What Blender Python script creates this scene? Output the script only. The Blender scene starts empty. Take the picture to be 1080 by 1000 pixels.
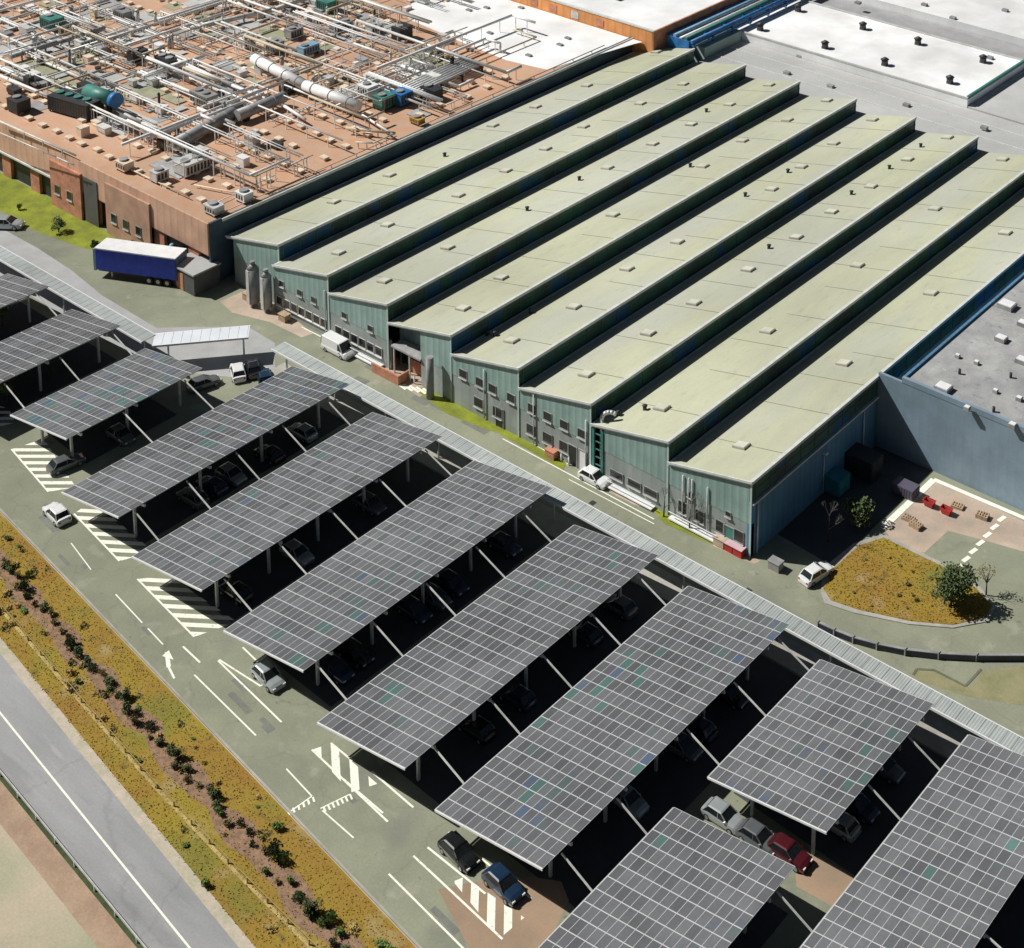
import bpy, math, random
from mathutils import Vector, Matrix
R = random.Random(7)
S = bpy.context.scene
COL = S.collection
rad = math.radians

# ------------------------------------------------------------------ camera
CAM = Vector((149.5484, -110.5189, 105.518)); YAW, PIT, ROLL = -0.6233816, 0.2011859, 0.0250840
FPX, PX, PY = 1741.222, 811.162, -267.853
_f = Vector((math.sin(YAW)*math.cos(PIT), math.cos(YAW)*math.cos(PIT), -math.sin(PIT)))
_r0 = Vector((math.cos(YAW), -math.sin(YAW), 0)); _u0 = _r0.cross(_f)
_r = _r0*math.cos(ROLL)+_u0*math.sin(ROLL); _u = -_r0*math.sin(ROLL)+_u0*math.cos(ROLL)
def G(px, py, z=0.0):
    """survey helper: the point of height z seen at photo pixel px, py"""
    d = _f+_r*((px-PX)/FPX)-_u*((py-PY)/FPX)
    t = (z-CAM.z)/d.z
    return CAM+d*t
def G2(px, py, z=0.0):
    q = G(px, py, z); return (q.x, q.y)
cd = bpy.data.cameras.new('camera'); co = bpy.data.objects.new('camera', cd); COL.objects.link(co)
M = Matrix((( _r.x, _u.x, -_f.x), (_r.y, _u.y, -_f.y), (_r.z, _u.z, -_f.z))).to_4x4(); M.translation = CAM
co.matrix_world = M
cd.sensor_width = 36; cd.lens = FPX/1080*36; cd.shift_x = -(PX-540)/1080; cd.shift_y = (PY-500)/1080
cd.clip_start = 1; cd.clip_end = 6000
S.camera = co

# ------------------------------------------------------------------ light
SUN = Vector((6.75, 3.4, -7.9)).normalized()
sl = bpy.data.lights.new('sun', 'SUN'); so = bpy.data.objects.new('sun', sl); COL.objects.link(so)
sl.energy = 5.0; sl.angle = rad(0.5); sl.color = (1.0, 0.98, 0.945)
so.rotation_euler = SUN.to_track_quat('-Z', 'Y').to_euler()
el = math.asin(-SUN.z); az = math.atan2(-SUN.x, -SUN.y)
W = bpy.data.worlds.new('World'); S.world = W; W.use_nodes = True
nt = W.node_tree; bg = nt.nodes['Background']; sky = nt.nodes.new('ShaderNodeTexSky')
sky.sky_type = 'NISHITA'; sky.sun_disc = False; sky.sun_elevation = el; sky.sun_rotation = az
sky.air_density = 1.0; sky.dust_density = 1.5
nt.links.new(sky.outputs[0], bg.inputs[0]); bg.inputs[1].default_value = 0.024
S.view_settings.view_transform = 'Standard'; S.view_settings.look = 'None'; S.view_settings.exposure = 0

# ------------------------------------------------------------------ materials
MATS = {}
def mat(name, col, rough=0.8, var=0.12, scale=0.6, metal=0.0, col2=None, big=None, spec=0.5, island=0.0, objrand=0.0,
        bump=0.0, fine=0.0, stretch=(1, 1, 1), layers=(), cracks=0, tint=False, coat=0, streak=None):
    """procedural surface: two scales of mottling between col and col2, optional broad patches, fine grain and bump"""
    if name in MATS: return MATS[name]
    m = bpy.data.materials.new(name); m.use_nodes = True; MATS[name] = m
    t = m.node_tree; N = t.nodes; L = t.links; b = N['Principled BSDF']
    b.inputs['Roughness'].default_value = rough; b.inputs['Metallic'].default_value = metal
    b.inputs['Specular IOR Level'].default_value = spec
    geo = N.new('ShaderNodeNewGeometry'); mp = N.new('ShaderNodeMapping'); mp.inputs['Scale'].default_value = stretch
    L.new(geo.outputs['Position'], mp.inputs['Vector'])
    c2 = col2 or tuple(max(0, c*(1-2*var)) for c in col)
    n1 = N.new('ShaderNodeTexNoise'); n1.inputs['Scale'].default_value = scale; n1.inputs['Detail'].default_value = 6
    n1.inputs['Roughness'].default_value = 0.62
    L.new(mp.outputs[0], n1.inputs['Vector'])
    cr = N.new('ShaderNodeMapRange'); cr.inputs[1].default_value = 0.36; cr.inputs[2].default_value = 0.64
    L.new(n1.outputs[0], cr.inputs[0])
    mx = N.new('ShaderNodeMix'); mx.data_type = 'RGBA'
    mx.inputs[6].default_value = (*col, 1); mx.inputs[7].default_value = (*c2, 1); L.new(cr.outputs[0], mx.inputs[0])
    out = mx.outputs[2]
    for k, (c3, s3, lo, hi, amt) in enumerate(layers):      # further patches of other colours
        nz = N.new('ShaderNodeTexNoise'); nz.inputs['Scale'].default_value = s3; nz.inputs['Detail'].default_value = 5
        of = N.new('ShaderNodeVectorMath'); of.inputs[1].default_value = (37.1*(k+1), 11.3*(k+2), 5.0)
        L.new(mp.outputs[0], of.inputs[0]); L.new(of.outputs[0], nz.inputs['Vector'])
        rr = N.new('ShaderNodeMapRange'); rr.inputs[1].default_value = lo; rr.inputs[2].default_value = hi; rr.inputs[4].default_value = amt
        L.new(nz.outputs[0], rr.inputs[0])
        m3 = N.new('ShaderNodeMix'); m3.data_type = 'RGBA'; m3.inputs[7].default_value = (*c3, 1)
        L.new(rr.outputs[0], m3.inputs[0]); L.new(out, m3.inputs[6]); out = m3.outputs[2]
    if cracks:
        nw = N.new('ShaderNodeTexNoise'); nw.inputs['Scale'].default_value = .5; nw.inputs['Detail'].default_value = 4
        L.new(geo.outputs['Position'], nw.inputs['Vector'])
        ad = N.new('ShaderNodeVectorMath'); ad.operation = 'MULTIPLY_ADD'; ad.inputs[1].default_value = (3, 3, 0)
        L.new(nw.outputs['Color'], ad.inputs[0]); L.new(geo.outputs['Position'], ad.inputs[2])
        vo = N.new('ShaderNodeTexVoronoi'); vo.feature = 'DISTANCE_TO_EDGE'; vo.inputs['Scale'].default_value = cracks
        L.new(ad.outputs[0], vo.inputs['Vector'])
        vr = N.new('ShaderNodeMapRange'); vr.inputs[1].default_value = 0; vr.inputs[2].default_value = .012; vr.inputs[3].default_value = .16; vr.inputs[4].default_value = 0
        L.new(vo.outputs['Distance'], vr.inputs[0])
        m4 = N.new('ShaderNodeMix'); m4.data_type = 'RGBA'; m4.inputs[7].default_value = (.06, .06, .05, 1)
        L.new(vr.outputs[0], m4.inputs[0]); L.new(out, m4.inputs[6]); out = m4.outputs[2]
    if tint:   # the odd module is tinted teal or blue
        oi2 = N.new('ShaderNodeObjectInfo'); sm = N.new('ShaderNodeMath'); sm.operation = 'ADD'
        L.new(oi2.outputs['Random'], sm.inputs[0]); L.new(geo.outputs['Random Per Island'], sm.inputs[1])
        fr = N.new('ShaderNodeMath'); fr.operation = 'FRACT'; L.new(sm.outputs[0], fr.inputs[0])
        nk = N.new('ShaderNodeTexNoise'); nk.inputs['Scale'].default_value = .11; nk.inputs['Detail'].default_value = 1
        L.new(geo.outputs['Position'], nk.inputs['Vector'])
        kk = N.new('ShaderNodeMapRange'); kk.inputs[1].default_value = .56; kk.inputs[2].default_value = .64; L.new(nk.outputs[0], kk.inputs[0])
        for c3, th, op in (((.085, .155, .138), .80, 'GREATER_THAN'), ((.085, .115, .165), .07, 'LESS_THAN')):
            g3 = N.new('ShaderNodeMath'); g3.operation = op; g3.inputs[1].default_value = th; L.new(fr.outputs[0], g3.inputs[0])
            m5 = N.new('ShaderNodeMix'); m5.data_type = 'RGBA'; m5.inputs[7].default_value = (*c3, 1)
            k2 = N.new('ShaderNodeMath'); k2.operation = 'MULTIPLY'; L.new(g3.outputs[0], k2.inputs[0]); L.new(kk.outputs[0], k2.inputs[1])
            L.new(k2.outputs[0], m5.inputs[0]); L.new(out, m5.inputs[6]); out = m5.outputs[2]
    if coat: b.inputs['Coat Weight'].default_value = coat; b.inputs['Coat Roughness'].default_value = .05
    def mul(fac_socket, lo, hi):
        nonlocal out
        r = N.new('ShaderNodeMapRange'); r.inputs[3].default_value = lo; r.inputs[4].default_value = hi
        L.new(fac_socket, r.inputs[0])
        v = N.new('ShaderNodeVectorMath'); v.operation = 'SCALE'
        L.new(out, v.inputs[0]); L.new(r.outputs[0], v.inputs['Scale']); out = v.outputs[0]
    if big:
        n2 = N.new('ShaderNodeTexNoise'); n2.inputs['Scale'].default_value = big; n2.inputs['Detail'].default_value = 3
        L.new(geo.outputs['Position'], n2.inputs['Vector'])
        r2 = N.new('ShaderNodeMapRange'); r2.inputs[1].default_value = 0.35; r2.inputs[2].default_value = 0.65
        L.new(n2.outputs[0], r2.inputs[0]); mul(r2.outputs[0], 0.86, 1.12)
    if fine:
        n3 = N.new('ShaderNodeTexNoise'); n3.inputs['Scale'].default_value = 5; n3.inputs['Detail'].default_value = 4
        L.new(geo.outputs['Position'], n3.inputs['Vector']); mul(n3.outputs[0], 1-fine, 1+fine)
    if island: mul(geo.outputs['Random Per Island'], 1-island, 1+island)
    if objrand:
        oi = N.new('ShaderNodeObjectInfo'); mul(oi.outputs['Random'], 1-objrand, 1+objrand)
    L.new(out, b.inputs['Base Color'])
    if bump:
        bp = N.new('ShaderNodeBump'); bp.inputs['Strength'].default_value = bump; bp.inputs['Distance'].default_value = 0.1
        L.new(n1.outputs[0], bp.inputs['Height']); L.new(bp.outputs[0], b.inputs['Normal'])
    return m
def ribbed(name, col, pitch, axis, rough=0.5, metal=0.0, depth=0.25, col2=None, var=.1):
    """metal sheet with ribs every `pitch` metres along axis ('x','y','z')"""
    m = mat(name, col, rough=rough, metal=metal, var=var, scale=.35, fine=.08, col2=col2, big=.06)
    t = m.node_tree; N = t.nodes; L = t.links; b = N['Principled BSDF']
    geo = N.new('ShaderNodeNewGeometry'); sp = N.new('ShaderNodeSeparateXYZ'); L.new(geo.outputs['Position'], sp.inputs[0])
    q = N.new('ShaderNodeMath'); q.operation = 'MULTIPLY'; q.inputs[1].default_value = 2*math.pi/pitch
    L.new(sp.outputs['XYZ'.index(axis.upper())], q.inputs[0])
    s = N.new('ShaderNodeMath'); s.operation = 'SINE'; L.new(q.outputs[0], s.inputs[0])
    bp = N.new('ShaderNodeBump'); bp.inputs['Strength'].default_value = depth; bp.inputs['Distance'].default_value = 0.05
    L.new(s.outputs[0], bp.inputs['Height']); L.new(bp.outputs[0], b.inputs['Normal'])
    src = b.inputs['Base Color'].links[0].from_socket
    r = N.new('ShaderNodeMapRange'); r.inputs[1].default_value = .55; r.inputs[2].default_value = 1; r.inputs[3].default_value = 1; r.inputs[4].default_value = 1-depth
    L.new(s.outputs[0], r.inputs[0])
    v = N.new('ShaderNodeVectorMath'); v.operation = 'SCALE'; L.new(src, v.inputs[0]); L.new(r.outputs[0], v.inputs['Scale'])
    L.new(v.outputs[0], b.inputs['Base Color'])
    return m

asphalt = mat('asphalt', (.262, .272, .188), .9, scale=.25, col2=(.220, .230, .163), big=.04, fine=.16, bump=.2, cracks=.11, layers=(((.17, .175, .15), .09, .58, .66, .55), ((.36, .35, .27), .5, .60, .72, .5), ((.12, .12, .11), 1.3, .70, .74, .6)))
roadmat = mat('road_asphalt', (.31, .31, .305), .9, scale=.35, col2=(.265, .265, .26), big=.05, fine=.14, stretch=(.25, 1.6, 1), cracks=.07, layers=(((.22, .22, .22), .35, .56, .66, .6), ((.40, .39, .37), .8, .62, .7, .4)))
concrete = mat('concrete', (.42, .40, .35), .9, scale=.8, var=.12, fine=.1, big=.1)
conc_warm = mat('warm_concrete', (.50, .38, .29), .9, scale=.5, col2=(.40, .33, .26), fine=.15, big=.2)
earth = mat('dry_earth', (.52, .42, .31), .95, scale=.13, col2=(.36, .36, .24), big=.05, fine=.2, bump=.3)
mulch = mat('bark_mulch', (.20, .12, .07), .95, scale=1.6, col2=(.32, .20, .12), fine=.3, bump=.5)
verge = mat('dry_grass_ground', (.275, .155, .024), .95, scale=.12, col2=(.29, .215, .022), fine=.3, bump=.5, layers=(((.17, .18, .025), .10, .56, .64, .7), ((.36, .27, .12), .35, .58, .68, .7), ((.12, .09, .03), .9, .62, .7, .6)))
lawn = mat('lawn', (.25, .29, .02), .95, scale=.5, col2=(.17, .19, .02), big=.15, fine=.3, bump=.4)
paint = mat('road_paint', (.90, .90, .78), .7, scale=3, col2=(.80, .80, .66), fine=.12, layers=(((.33, .33, .25), 2.6, .62, .70, .6),))
roofm = mat('membrane_roof', (.445, .455, .315), .85, scale=.5, col2=(.405, .415, .30), big=.03, fine=.10, stretch=(1, .35, 1), layers=(((.425, .43, .385), .09, .44, .60, .55), ((.33, .34, .25), 1.4, .58, .72, .5), ((.33, .25, .18), 1.8, .70, .78, .4)))
roofedge = mat('roof_flashing', (.66, .68, .64), .6, var=.1, scale=1)
clerest = mat('clerestory_glazing', (.028, .125, .09), .35, scale=.22, col2=(.035, .045, .045), spec=.4, layers=(((.015, .08, .20), .17, .57, .61, .9),))
mullion = mat('dark_mullion', (.07, .12, .10), .6, var=.1)
clad = ribbed('teal_cladding', (.30, .43, .385), .9, 'x', .5, depth=.16)
cladlow = ribbed('grey_cladding', (.34, .38, .36), 1.2, 'x', .6, depth=.08)
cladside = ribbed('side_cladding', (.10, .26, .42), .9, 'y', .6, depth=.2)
annexm = ribbed('annex_cladding', (.27, .37, .45), 1.0, 'x', .6, depth=.035)
annexroof = mat('annex_roof', (.38, .38, .37), .9, scale=.5, col2=(.29, .29, .285), fine=.2, big=.1, layers=(((.20, .20, .20), 1.1, .62, .70, .7), ((.52, .52, .50), 1.6, .64, .72, .6)))
whiteroof = mat('white_roof', (.86, .86, .85), .7, scale=.15, col2=(.70, .70, .685), big=.05, fine=.05)
greyroof = mat('grey_back_roof', (.47, .47, .455), .85, scale=.2, col2=(.40, .40, .385), big=.05, fine=.08)
brownroof = mat('brown_gravel_roof', (.52, .29, .17), .92, scale=.5, col2=(.49, .33, .23), big=.05, fine=.18)
brickm = mat('red_brick', (.60, .26, .16), .9, scale=.7, col2=(.36, .17, .10), fine=.2)
brownclad = ribbed('brown_wall', (.66, .40, .27), 1.4, 'x', .8, depth=.12)
orange = ribbed('orange_cladding', (.80, .34, .11), 1.6, 'x', .7, depth=.15)
whitem = mat('white_paint', (.80, .80, .79), .45, var=.06, scale=1)
offwhite = mat('pale_metal', (.72, .71, .67), .5, var=.14, scale=1.2, fine=.1, objrand=.15)
greym = mat('grey_metal', (.34, .34, .335), .5, var=.16, scale=.9, fine=.1, objrand=.2)
darkm = mat('dark_metal', (.035, .038, .04), .55, var=.2, scale=1)
steel = mat('galvanised_steel', (.66, .67, .65), .45, var=.12, scale=1.5, metal=.2)
tealm = mat('teal_paint', (.06, .24, .20), .5, var=.15, scale=1)
bluem = mat('blue_paint', (.03, .20, .50), .5, var=.2, scale=1.2, fine=.1)
lblue = mat('light_blue_paint', (.25, .42, .55), .5, var=.15, scale=1)
redm = mat('red_paint', (.55, .035, .03), .5, var=.15, scale=1.5)
glass = mat('dark_glass', (.018, .022, .025), .12, var=.2, scale=1, spec=.6)
rubber = mat('tyre_rubber', (.02, .02, .02), .85, var=.1)
rimm = mat('wheel_alloy', (.45, .45, .45), .35, var=.05, metal=.6)
lampw = mat('lamp_lens', (.75, .75, .7), .2, var=.03)
lampr = mat('rear_lens', (.35, .02, .02), .3, var=.05)
bark = mat('bark', (.10, .07, .045), .95, var=.3, scale=4)
leafd = mat('dark_leaves', (.055, .085, .024), .8, scale=1.5, col2=(.075, .105, .03), island=.45)
leafg = mat('green_leaves', (.12, .19, .03), .8, scale=1.2, col2=(.07, .12, .02), island=.4)
leafy = mat('dry_leaves', (.22, .18, .05), .85, scale=1.2, col2=(.15, .13, .04), island=.35)
strawm = mat('straw', (.29, .175, .028), .9, scale=.12, col2=(.28, .20, .022), island=.15)
woodm = mat('pallet_wood', (.50, .36, .23), .9, var=.2, scale=2, fine=.2)
# solar module: pale frame, dark cells with fine bus lines
panelglass = mat('solar_glass', (.132, .136, .140), .40, scale=.45, col2=(.112, .114, .118), big=.08, island=.20, objrand=.20, fine=.14, spec=.55, tint=True)
frame = mat('module_frame', (.60, .60, .60), .5, var=.05)

# ------------------------------------------------------------------ mesh helper
class MB:
    def __init__(s): s.v = []; s.f = []; s.m = []; s.mi = 0; s.sm = []; s.smooth = False
    def face(s, pts):
        n = len(s.v); s.v += [tuple(p) for p in pts]; s.f.append(tuple(range(n, n+len(pts)))); s.m.append(s.mi); s.sm.append(s.smooth); return s
    def box(s, x0, y0, z0, x1, y1, z1, T=None):
        c = [(x0,y0,z0),(x1,y0,z0),(x1,y1,z0),(x0,y1,z0),(x0,y0,z1),(x1,y0,z1),(x1,y1,z1),(x0,y1,z1)]
        if T: c = [tuple(T @ Vector(p)) for p in c]
        n = len(s.v); s.v += c
        for q in ((0,3,2,1),(4,5,6,7),(0,1,5,4),(1,2,6,5),(2,3,7,6),(3,0,4,7)):
            s.f.append(tuple(n+i for i in q)); s.m.append(s.mi); s.sm.append(False)
        return s
    def cyl(s, a, b, r0, r1=None, n=8, cap=True):
        a = Vector(a); b = Vector(b); r1 = r0 if r1 is None else r1
        d = (b-a).normalized(); q = d.to_track_quat('Z', 'Y'); k = len(s.v)
        for p, r in ((a, r0), (b, r1)):
            for i in range(n):
                w = 2*math.pi*i/n; s.v.append(tuple(p+q @ Vector((math.cos(w)*r, math.sin(w)*r, 0))))
        for i in range(n):
            j = (i+1) % n; s.f.append((k+i, k+j, k+n+j, k+n+i)); s.m.append(s.mi); s.sm.append(True)
        if cap:
            s.f.append(tuple(k+i for i in reversed(range(n)))); s.m.append(s.mi); s.sm.append(False)
            s.f.append(tuple(k+n+i for i in range(n))); s.m.append(s.mi); s.sm.append(False)
        return s
    def beam(s, a, b, w, h):
        a = Vector(a); b = Vector(b); d = (b-a); L = d.length; q = d.to_track_quat('X', 'Z')
        T = Matrix.Translation(a) @ q.to_matrix().to_4x4()
        return s.box(0, -w/2, -h/2, L, w/2, h/2, T)
    def prism(s, poly, z0, z1):
        n = len(poly); k = len(s.v)
        ar = sum(poly[i][0]*poly[(i+1) % n][1]-poly[(i+1) % n][0]*poly[i][1] for i in range(n))
        if ar < 0: poly = poly[::-1]
        s.v += [(p[0], p[1], z0) for p in poly]+[(p[0], p[1], z1) for p in poly]
        s.f.append(tuple(k+n+i for i in range(n))); s.m.append(s.mi); s.sm.append(False)
        for i in range(n):
            j = (i+1) % n; s.f.append((k+i, k+j, k+n+j, k+n+i)); s.m.append(s.mi); s.sm.append(False)
        return s
    def sheet(s, poly, z):
        n = len(poly)
        ar = sum(poly[i][0]*poly[(i+1) % n][1]-poly[(i+1) % n][0]*poly[i][1] for i in range(n))
        if ar < 0: poly = poly[::-1]
        return s.face([(p[0], p[1], z) for p in poly])
    def build(s, name, mats, parent=None, world=True, loc=None):
        me = bpy.data.meshes.new(name)
        v = s.v
        o0 = Vector((0, 0, 0))
        if parent is not None and world:
            p = parent
            while p is not None: o0 += p.location; p = p.parent
        elif loc is not None: o0 = Vector(loc)
        me.from_pydata([(a[0]-o0.x, a[1]-o0.y, a[2]-o0.z) for a in v], [], s.f)
        if not isinstance(mats, (list, tuple)): mats = [mats]
        for m in mats: me.materials.append(m)
        me.polygons.foreach_set('material_index', [min(i, len(mats)-1) for i in s.m])
        me.polygons.foreach_set('use_smooth', s.sm)
        me.update()
        o = bpy.data.objects.new(name, me); COL.objects.link(o)
        if parent is not None: o.parent = parent
        elif loc is not None: o.location = loc
        return o
def tag(o, label=None, cat=None, group=None, kind=None):
    if label: o['label'] = label
    if cat: o['category'] = cat
    if group: o['group'] = group
    if kind: o['kind'] = kind
    return o
def thing(name, label, cat, loc=(0, 0, 0), rz=0, group=None):
    o = bpy.data.objects.new(name, None); o.empty_display_size = .5; COL.objects.link(o)
    o.location = loc; o.rotation_euler = (0, 0, rz); return tag(o, label, cat, group)
def struct(name, mb, m): return tag(mb.build(name, m), kind='structure')
def kids(o): return KIDS.get(o.name, [])
KIDS = {}
def reg(root):
    """remember the part tree of a prototype, for copying"""
    allo = list(COL.objects)
    for o in allo:
        if o.parent: KIDS.setdefault(o.parent.name, [])
        if o.parent and o not in KIDS[o.parent.name]: KIDS[o.parent.name].append(o)
def dup(root, loc, rz=0, label=None, sc=None, matmap=None):
    def cp(o, par):
        c = o.copy(); COL.objects.link(c)
        if par: c.parent = par
        for k in kids(o): cp(k, c)
        return c
    r = cp(root, None); r.location = loc; r.rotation_euler = (0, 0, rz)
    if sc: r.scale = sc
    if label: r['label'] = label
    return r

# ------------------------------------------------------------------ the ground
struct('ground', MB().sheet([(-2500, -2500), (2500, -2500), (2500, 2500), (-2500, 2500)], 0), earth)
# kerb line of the parking road runs slightly askew: y = ky(x)
def ky(x): return -37.55-0.1085*x
def ry(x): return -45.25-0.1225*x      # near edge of the main road (its verge side)
struct('car_park', MB().sheet([(-160, ky(-160)), (190, ky(190)), (190, 30), (100, 33), (100, 160), (-160, 160)], .010), asphalt)
struct('verge_ground', MB().sheet([(-60, ky(-60)-.15), (190, ky(190)-.15), (190, ry(190)+.5), (-60, ry(-60)+.5)], .030), verge)
def ly(x): return -55.2-0.0925*(x-38.5)   # far edge of the main road, along the barrier
struct('main_road', MB().sheet([(-100, ry(-100)), (190, ry(190)), (190, ly(190)), (-100, ly(-100))], .014), roadmat)
struct('barrier_strip', MB().sheet([(-100, ly(-100)), (190, ly(190)), (190, ly(190)-.35), (-100, ly(-100)-.35)], .022), mat('grass_and_shade', (.06, .085, .03), .95, scale=1, var=.2, fine=.3))  # dark green carries both low growth and the barrier's shadow in its colour
struct('dirt_strip', MB().sheet([(-100, ly(-100)-.35), (190, ly(190)-.35), (190, ly(190)-2.3), (-100, ly(-100)-2.0)], .010), mat('brown_dirt', (.33, .22, .15), .95, scale=.5, col2=(.42, .30, .20), fine=.25, bump=.3))
struct('road_shoulder', MB().sheet([(-160, ry(-160)+.0), (190, ry(190)), (190, ry(190)+.8), (-160, ry(-160)+.8)], .036), mat('gravel_shoulder', (.56, .46, .38), .95, scale=.7, col2=(.40, .38, .26), fine=.2))
# kerb of the parking road
mb = MB(); mb.beam((-160, ky(-160), .07), (190, ky(190), .07), .16, .16); struct('kerb', mb, concrete)
# mulch bed under the shrub row
def by(x): return -40.55-0.115*x
mb = MB()
pts = [(x, by(x)+.55+.35*math.sin(x*.9)+.2*math.sin(x*2.3)) for x in range(-160, 192, 2)]
pt2 = [(x, by(x)-1.15+.3*math.sin(x*.7+2)+.2*math.sin(x*1.9)) for x in range(-160, 192, 2)]
for i in range(len(pts)-1): mb.face([(*pt2[i], .034), (*pt2[i+1], .034), (*pts[i+1], .034), (*pts[i], .034)])
struct('planting_bed', mb, mulch)
ZC = [.018]
def marking(*segs, w=.12, name='road_marking', z=.018, m=None):
    mb = MB()
    for a, b in segs:
        ZC[0] += .00035; z = max(z, ZC[0])
        a = Vector((*a, 0)); b = Vector((*b, 0)); d = (b-a).normalized(); n = Vector((-d.y, d.x, 0))*w/2
        mb.face([(*(a-n).xy, z), (*(b-n).xy, z), (*(b+n).xy, z), (*(a+n).xy, z)])
    return struct(name, mb, m or paint)
def mpx(*segs, w=.13, z=.018, m=None): return marking(*[(G2(*a), G2(*b)) for a, b in segs], w=w, z=z, m=m)
# centre line of the main road, edge lines
a = G2(0, 752); b = G2(200, 1000); sl_ = (b[1]-a[1])/(b[0]-a[0])
def cl(x): return a[1]+(x-a[0])*sl_
marking(((-100, cl(-100)), (170, cl(170))), w=.15, z=.022)
# parking-road markings
mpx(((122, 627), (150, 657)), ((156, 663), (172, 680)), w=.11)
mpx(((75, 573), (96, 601)), w=.1)
mpx(((193, 682), (211, 699)), w=.16)
mpx(((205, 712), (270, 776)), w=.13)
mpx(((302, 811), (329, 840)), ((329, 840), (305, 857)), w=.12)
for k in range(6):
    t = k/5; p = (304+26*t, 855-14*t); q = (299+26*t*.95, 846-12*t)
    mpx((p, (p[0]+1.5, p[1]+5)), w=.16)
mpx(((338, 853), (369, 838)), ((340, 855), (373, 884)), w=.12)
for k in range(7):
    t = k/6; p = (341+28*t, 851-13*t); mpx((p, (p[0]+2.5, p[1]+5.5)), w=.15)
mpx(((410, 922), (500, 1012)), w=.15)
mpx(((230, 697), (297, 762)), ((231, 696), (275, 724)), ((275, 724), (289, 713)), ((256, 683), (290, 716)), w=.15)
mpx(((176, 688), (178, 704)), w=.35); 
q = MB(); q.sheet([G2(171, 692), G2(178, 686), G2(183, 696)], .0175); struct('road_marking', q, paint)
mpx(((178, 704), (184, 716)), w=.18)
def clip(poly, n, c, keep):
    out = []
    for i in range(len(poly)):
        p, q = poly[i], poly[(i+1) % len(poly)]
        dp = (p[0]*n[0]+p[1]*n[1]-c)*keep; dq = (q[0]*n[0]+q[1]*n[1]-c)*keep
        if dp >= 0: out.append(p)
        if dp*dq < 0:
            t = dp/(dp-dq); out.append((p[0]+(q[0]-p[0])*t, p[1]+(q[1]-p[1])*t))
    return out
def hatch(pxpoly, dpx, sp, w, outline=()):
    poly = [G2(*p) for p in pxpoly]
    cx = sum(p[0] for p in pxpoly)/len(pxpoly); cy = sum(p[1] for p in pxpoly)/len(pxpoly)
    a = Vector(G2(cx, cy)); b = Vector(G2(cx+dpx[0], cy+dpx[1])); d = (b-a).normalized(); n = (-d.y, d.x)
    cs = [p[0]*n[0]+p[1]*n[1] for p in poly]; mb = MB(); c = min(cs)+.1
    while c < max(cs):
        q = clip(poly, n, c, 1)
        if len(q) > 2: q = clip(q, n, c+w, -1)
        if len(q) > 2: mb.sheet(q, .018)
        c += sp
    struct('hatched_marking', mb, paint)
    for o in outline: mpx(o, w=.16, z=.021)
hatch([(12, 474), (46, 463), (80, 514), (51, 519)], (10, 0), 1.05, .5, [((12, 474), (51, 519))])
hatch([(0, 428), (0, 450), (16, 446), (10, 432)], (10, 0), 1.05, .5)
hatch([(78, 542), (98, 528), (162, 582), (126, 592)], (10, .5), 1.05, .5, [((78, 542), (126, 592))])
hatch([(145, 611), (178, 607), (250, 656), (205, 672)], (10, .5), 1.05, .5, [((145, 611), (205, 672))])
hatch([(329, 791), (349, 784), (398, 827), (370, 836)], (.6, 10), 1.35, .62, [((329, 791), (409, 867)), ((362, 822), (404, 858)), ((349, 784), (372, 803)), ((392, 814), (436, 852))])
hatch([(478, 930), (490, 925), (553, 968), (527, 990)], (-.3, 10), 1.2, .58, [((436, 903), (530, 991)), ((451, 894), (492, 927)), ((492, 927), (512, 943)), ((473, 878), (560, 948))])
# driveway details in front of the hall
def sheetpx(name, pts, m, z): return struct(name, MB().sheet([G2(*p) for p in pts], z), m)
sheetpx('apron', [(232, 318), (262, 305), (290, 320), (330, 352), (318, 356), (285, 340), (245, 330)], conc_warm, .016)
sheetpx('apron', [(398, 386), (418, 376), (452, 398), (470, 418), (448, 422), (415, 402)], conc_warm, .016)
sheetpx('grass_strip', [(436, 410), (452, 408), (470, 412), (532, 446), (530, 458), (512, 453), (470, 436)], lawn, .022)
sheetpx('grass_strip', [(530, 449), (558, 464), (598, 488), (594, 496), (556, 474), (528, 459)], lawn, .0225)
sheetpx('grass_strip', [(672, 520), (684, 520), (700, 530), (688, 536)], verge, .0225)
sheetpx('grass_strip', [(684, 532), (698, 528), (756, 560), (757, 576), (740, 570), (700, 552)], lawn, .022)
sheetpx('apron', [(752, 560), (790, 584), (802, 592), (795, 595), (752, 576)], conc_warm, .016)
sheetpx('apron', [(560, 462), (590, 476), (600, 492), (572, 480)], conc_warm, .016)
sheetpx('apron', [(638, 506), (672, 512), (690, 538), (668, 532), (640, 518)], conc_warm, .016)
mpx(((530, 463), (690, 548)), w=.12); mpx(((560, 467), (600, 490)), ((600, 506), (690, 553)), w=.10)
mpx(((318, 345), (395, 384)), w=.15)
for k in range(5): mpx(((418+7*k, 404+1.5*k), (428+7*k, 411+1.5*k)), w=.3)
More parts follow.
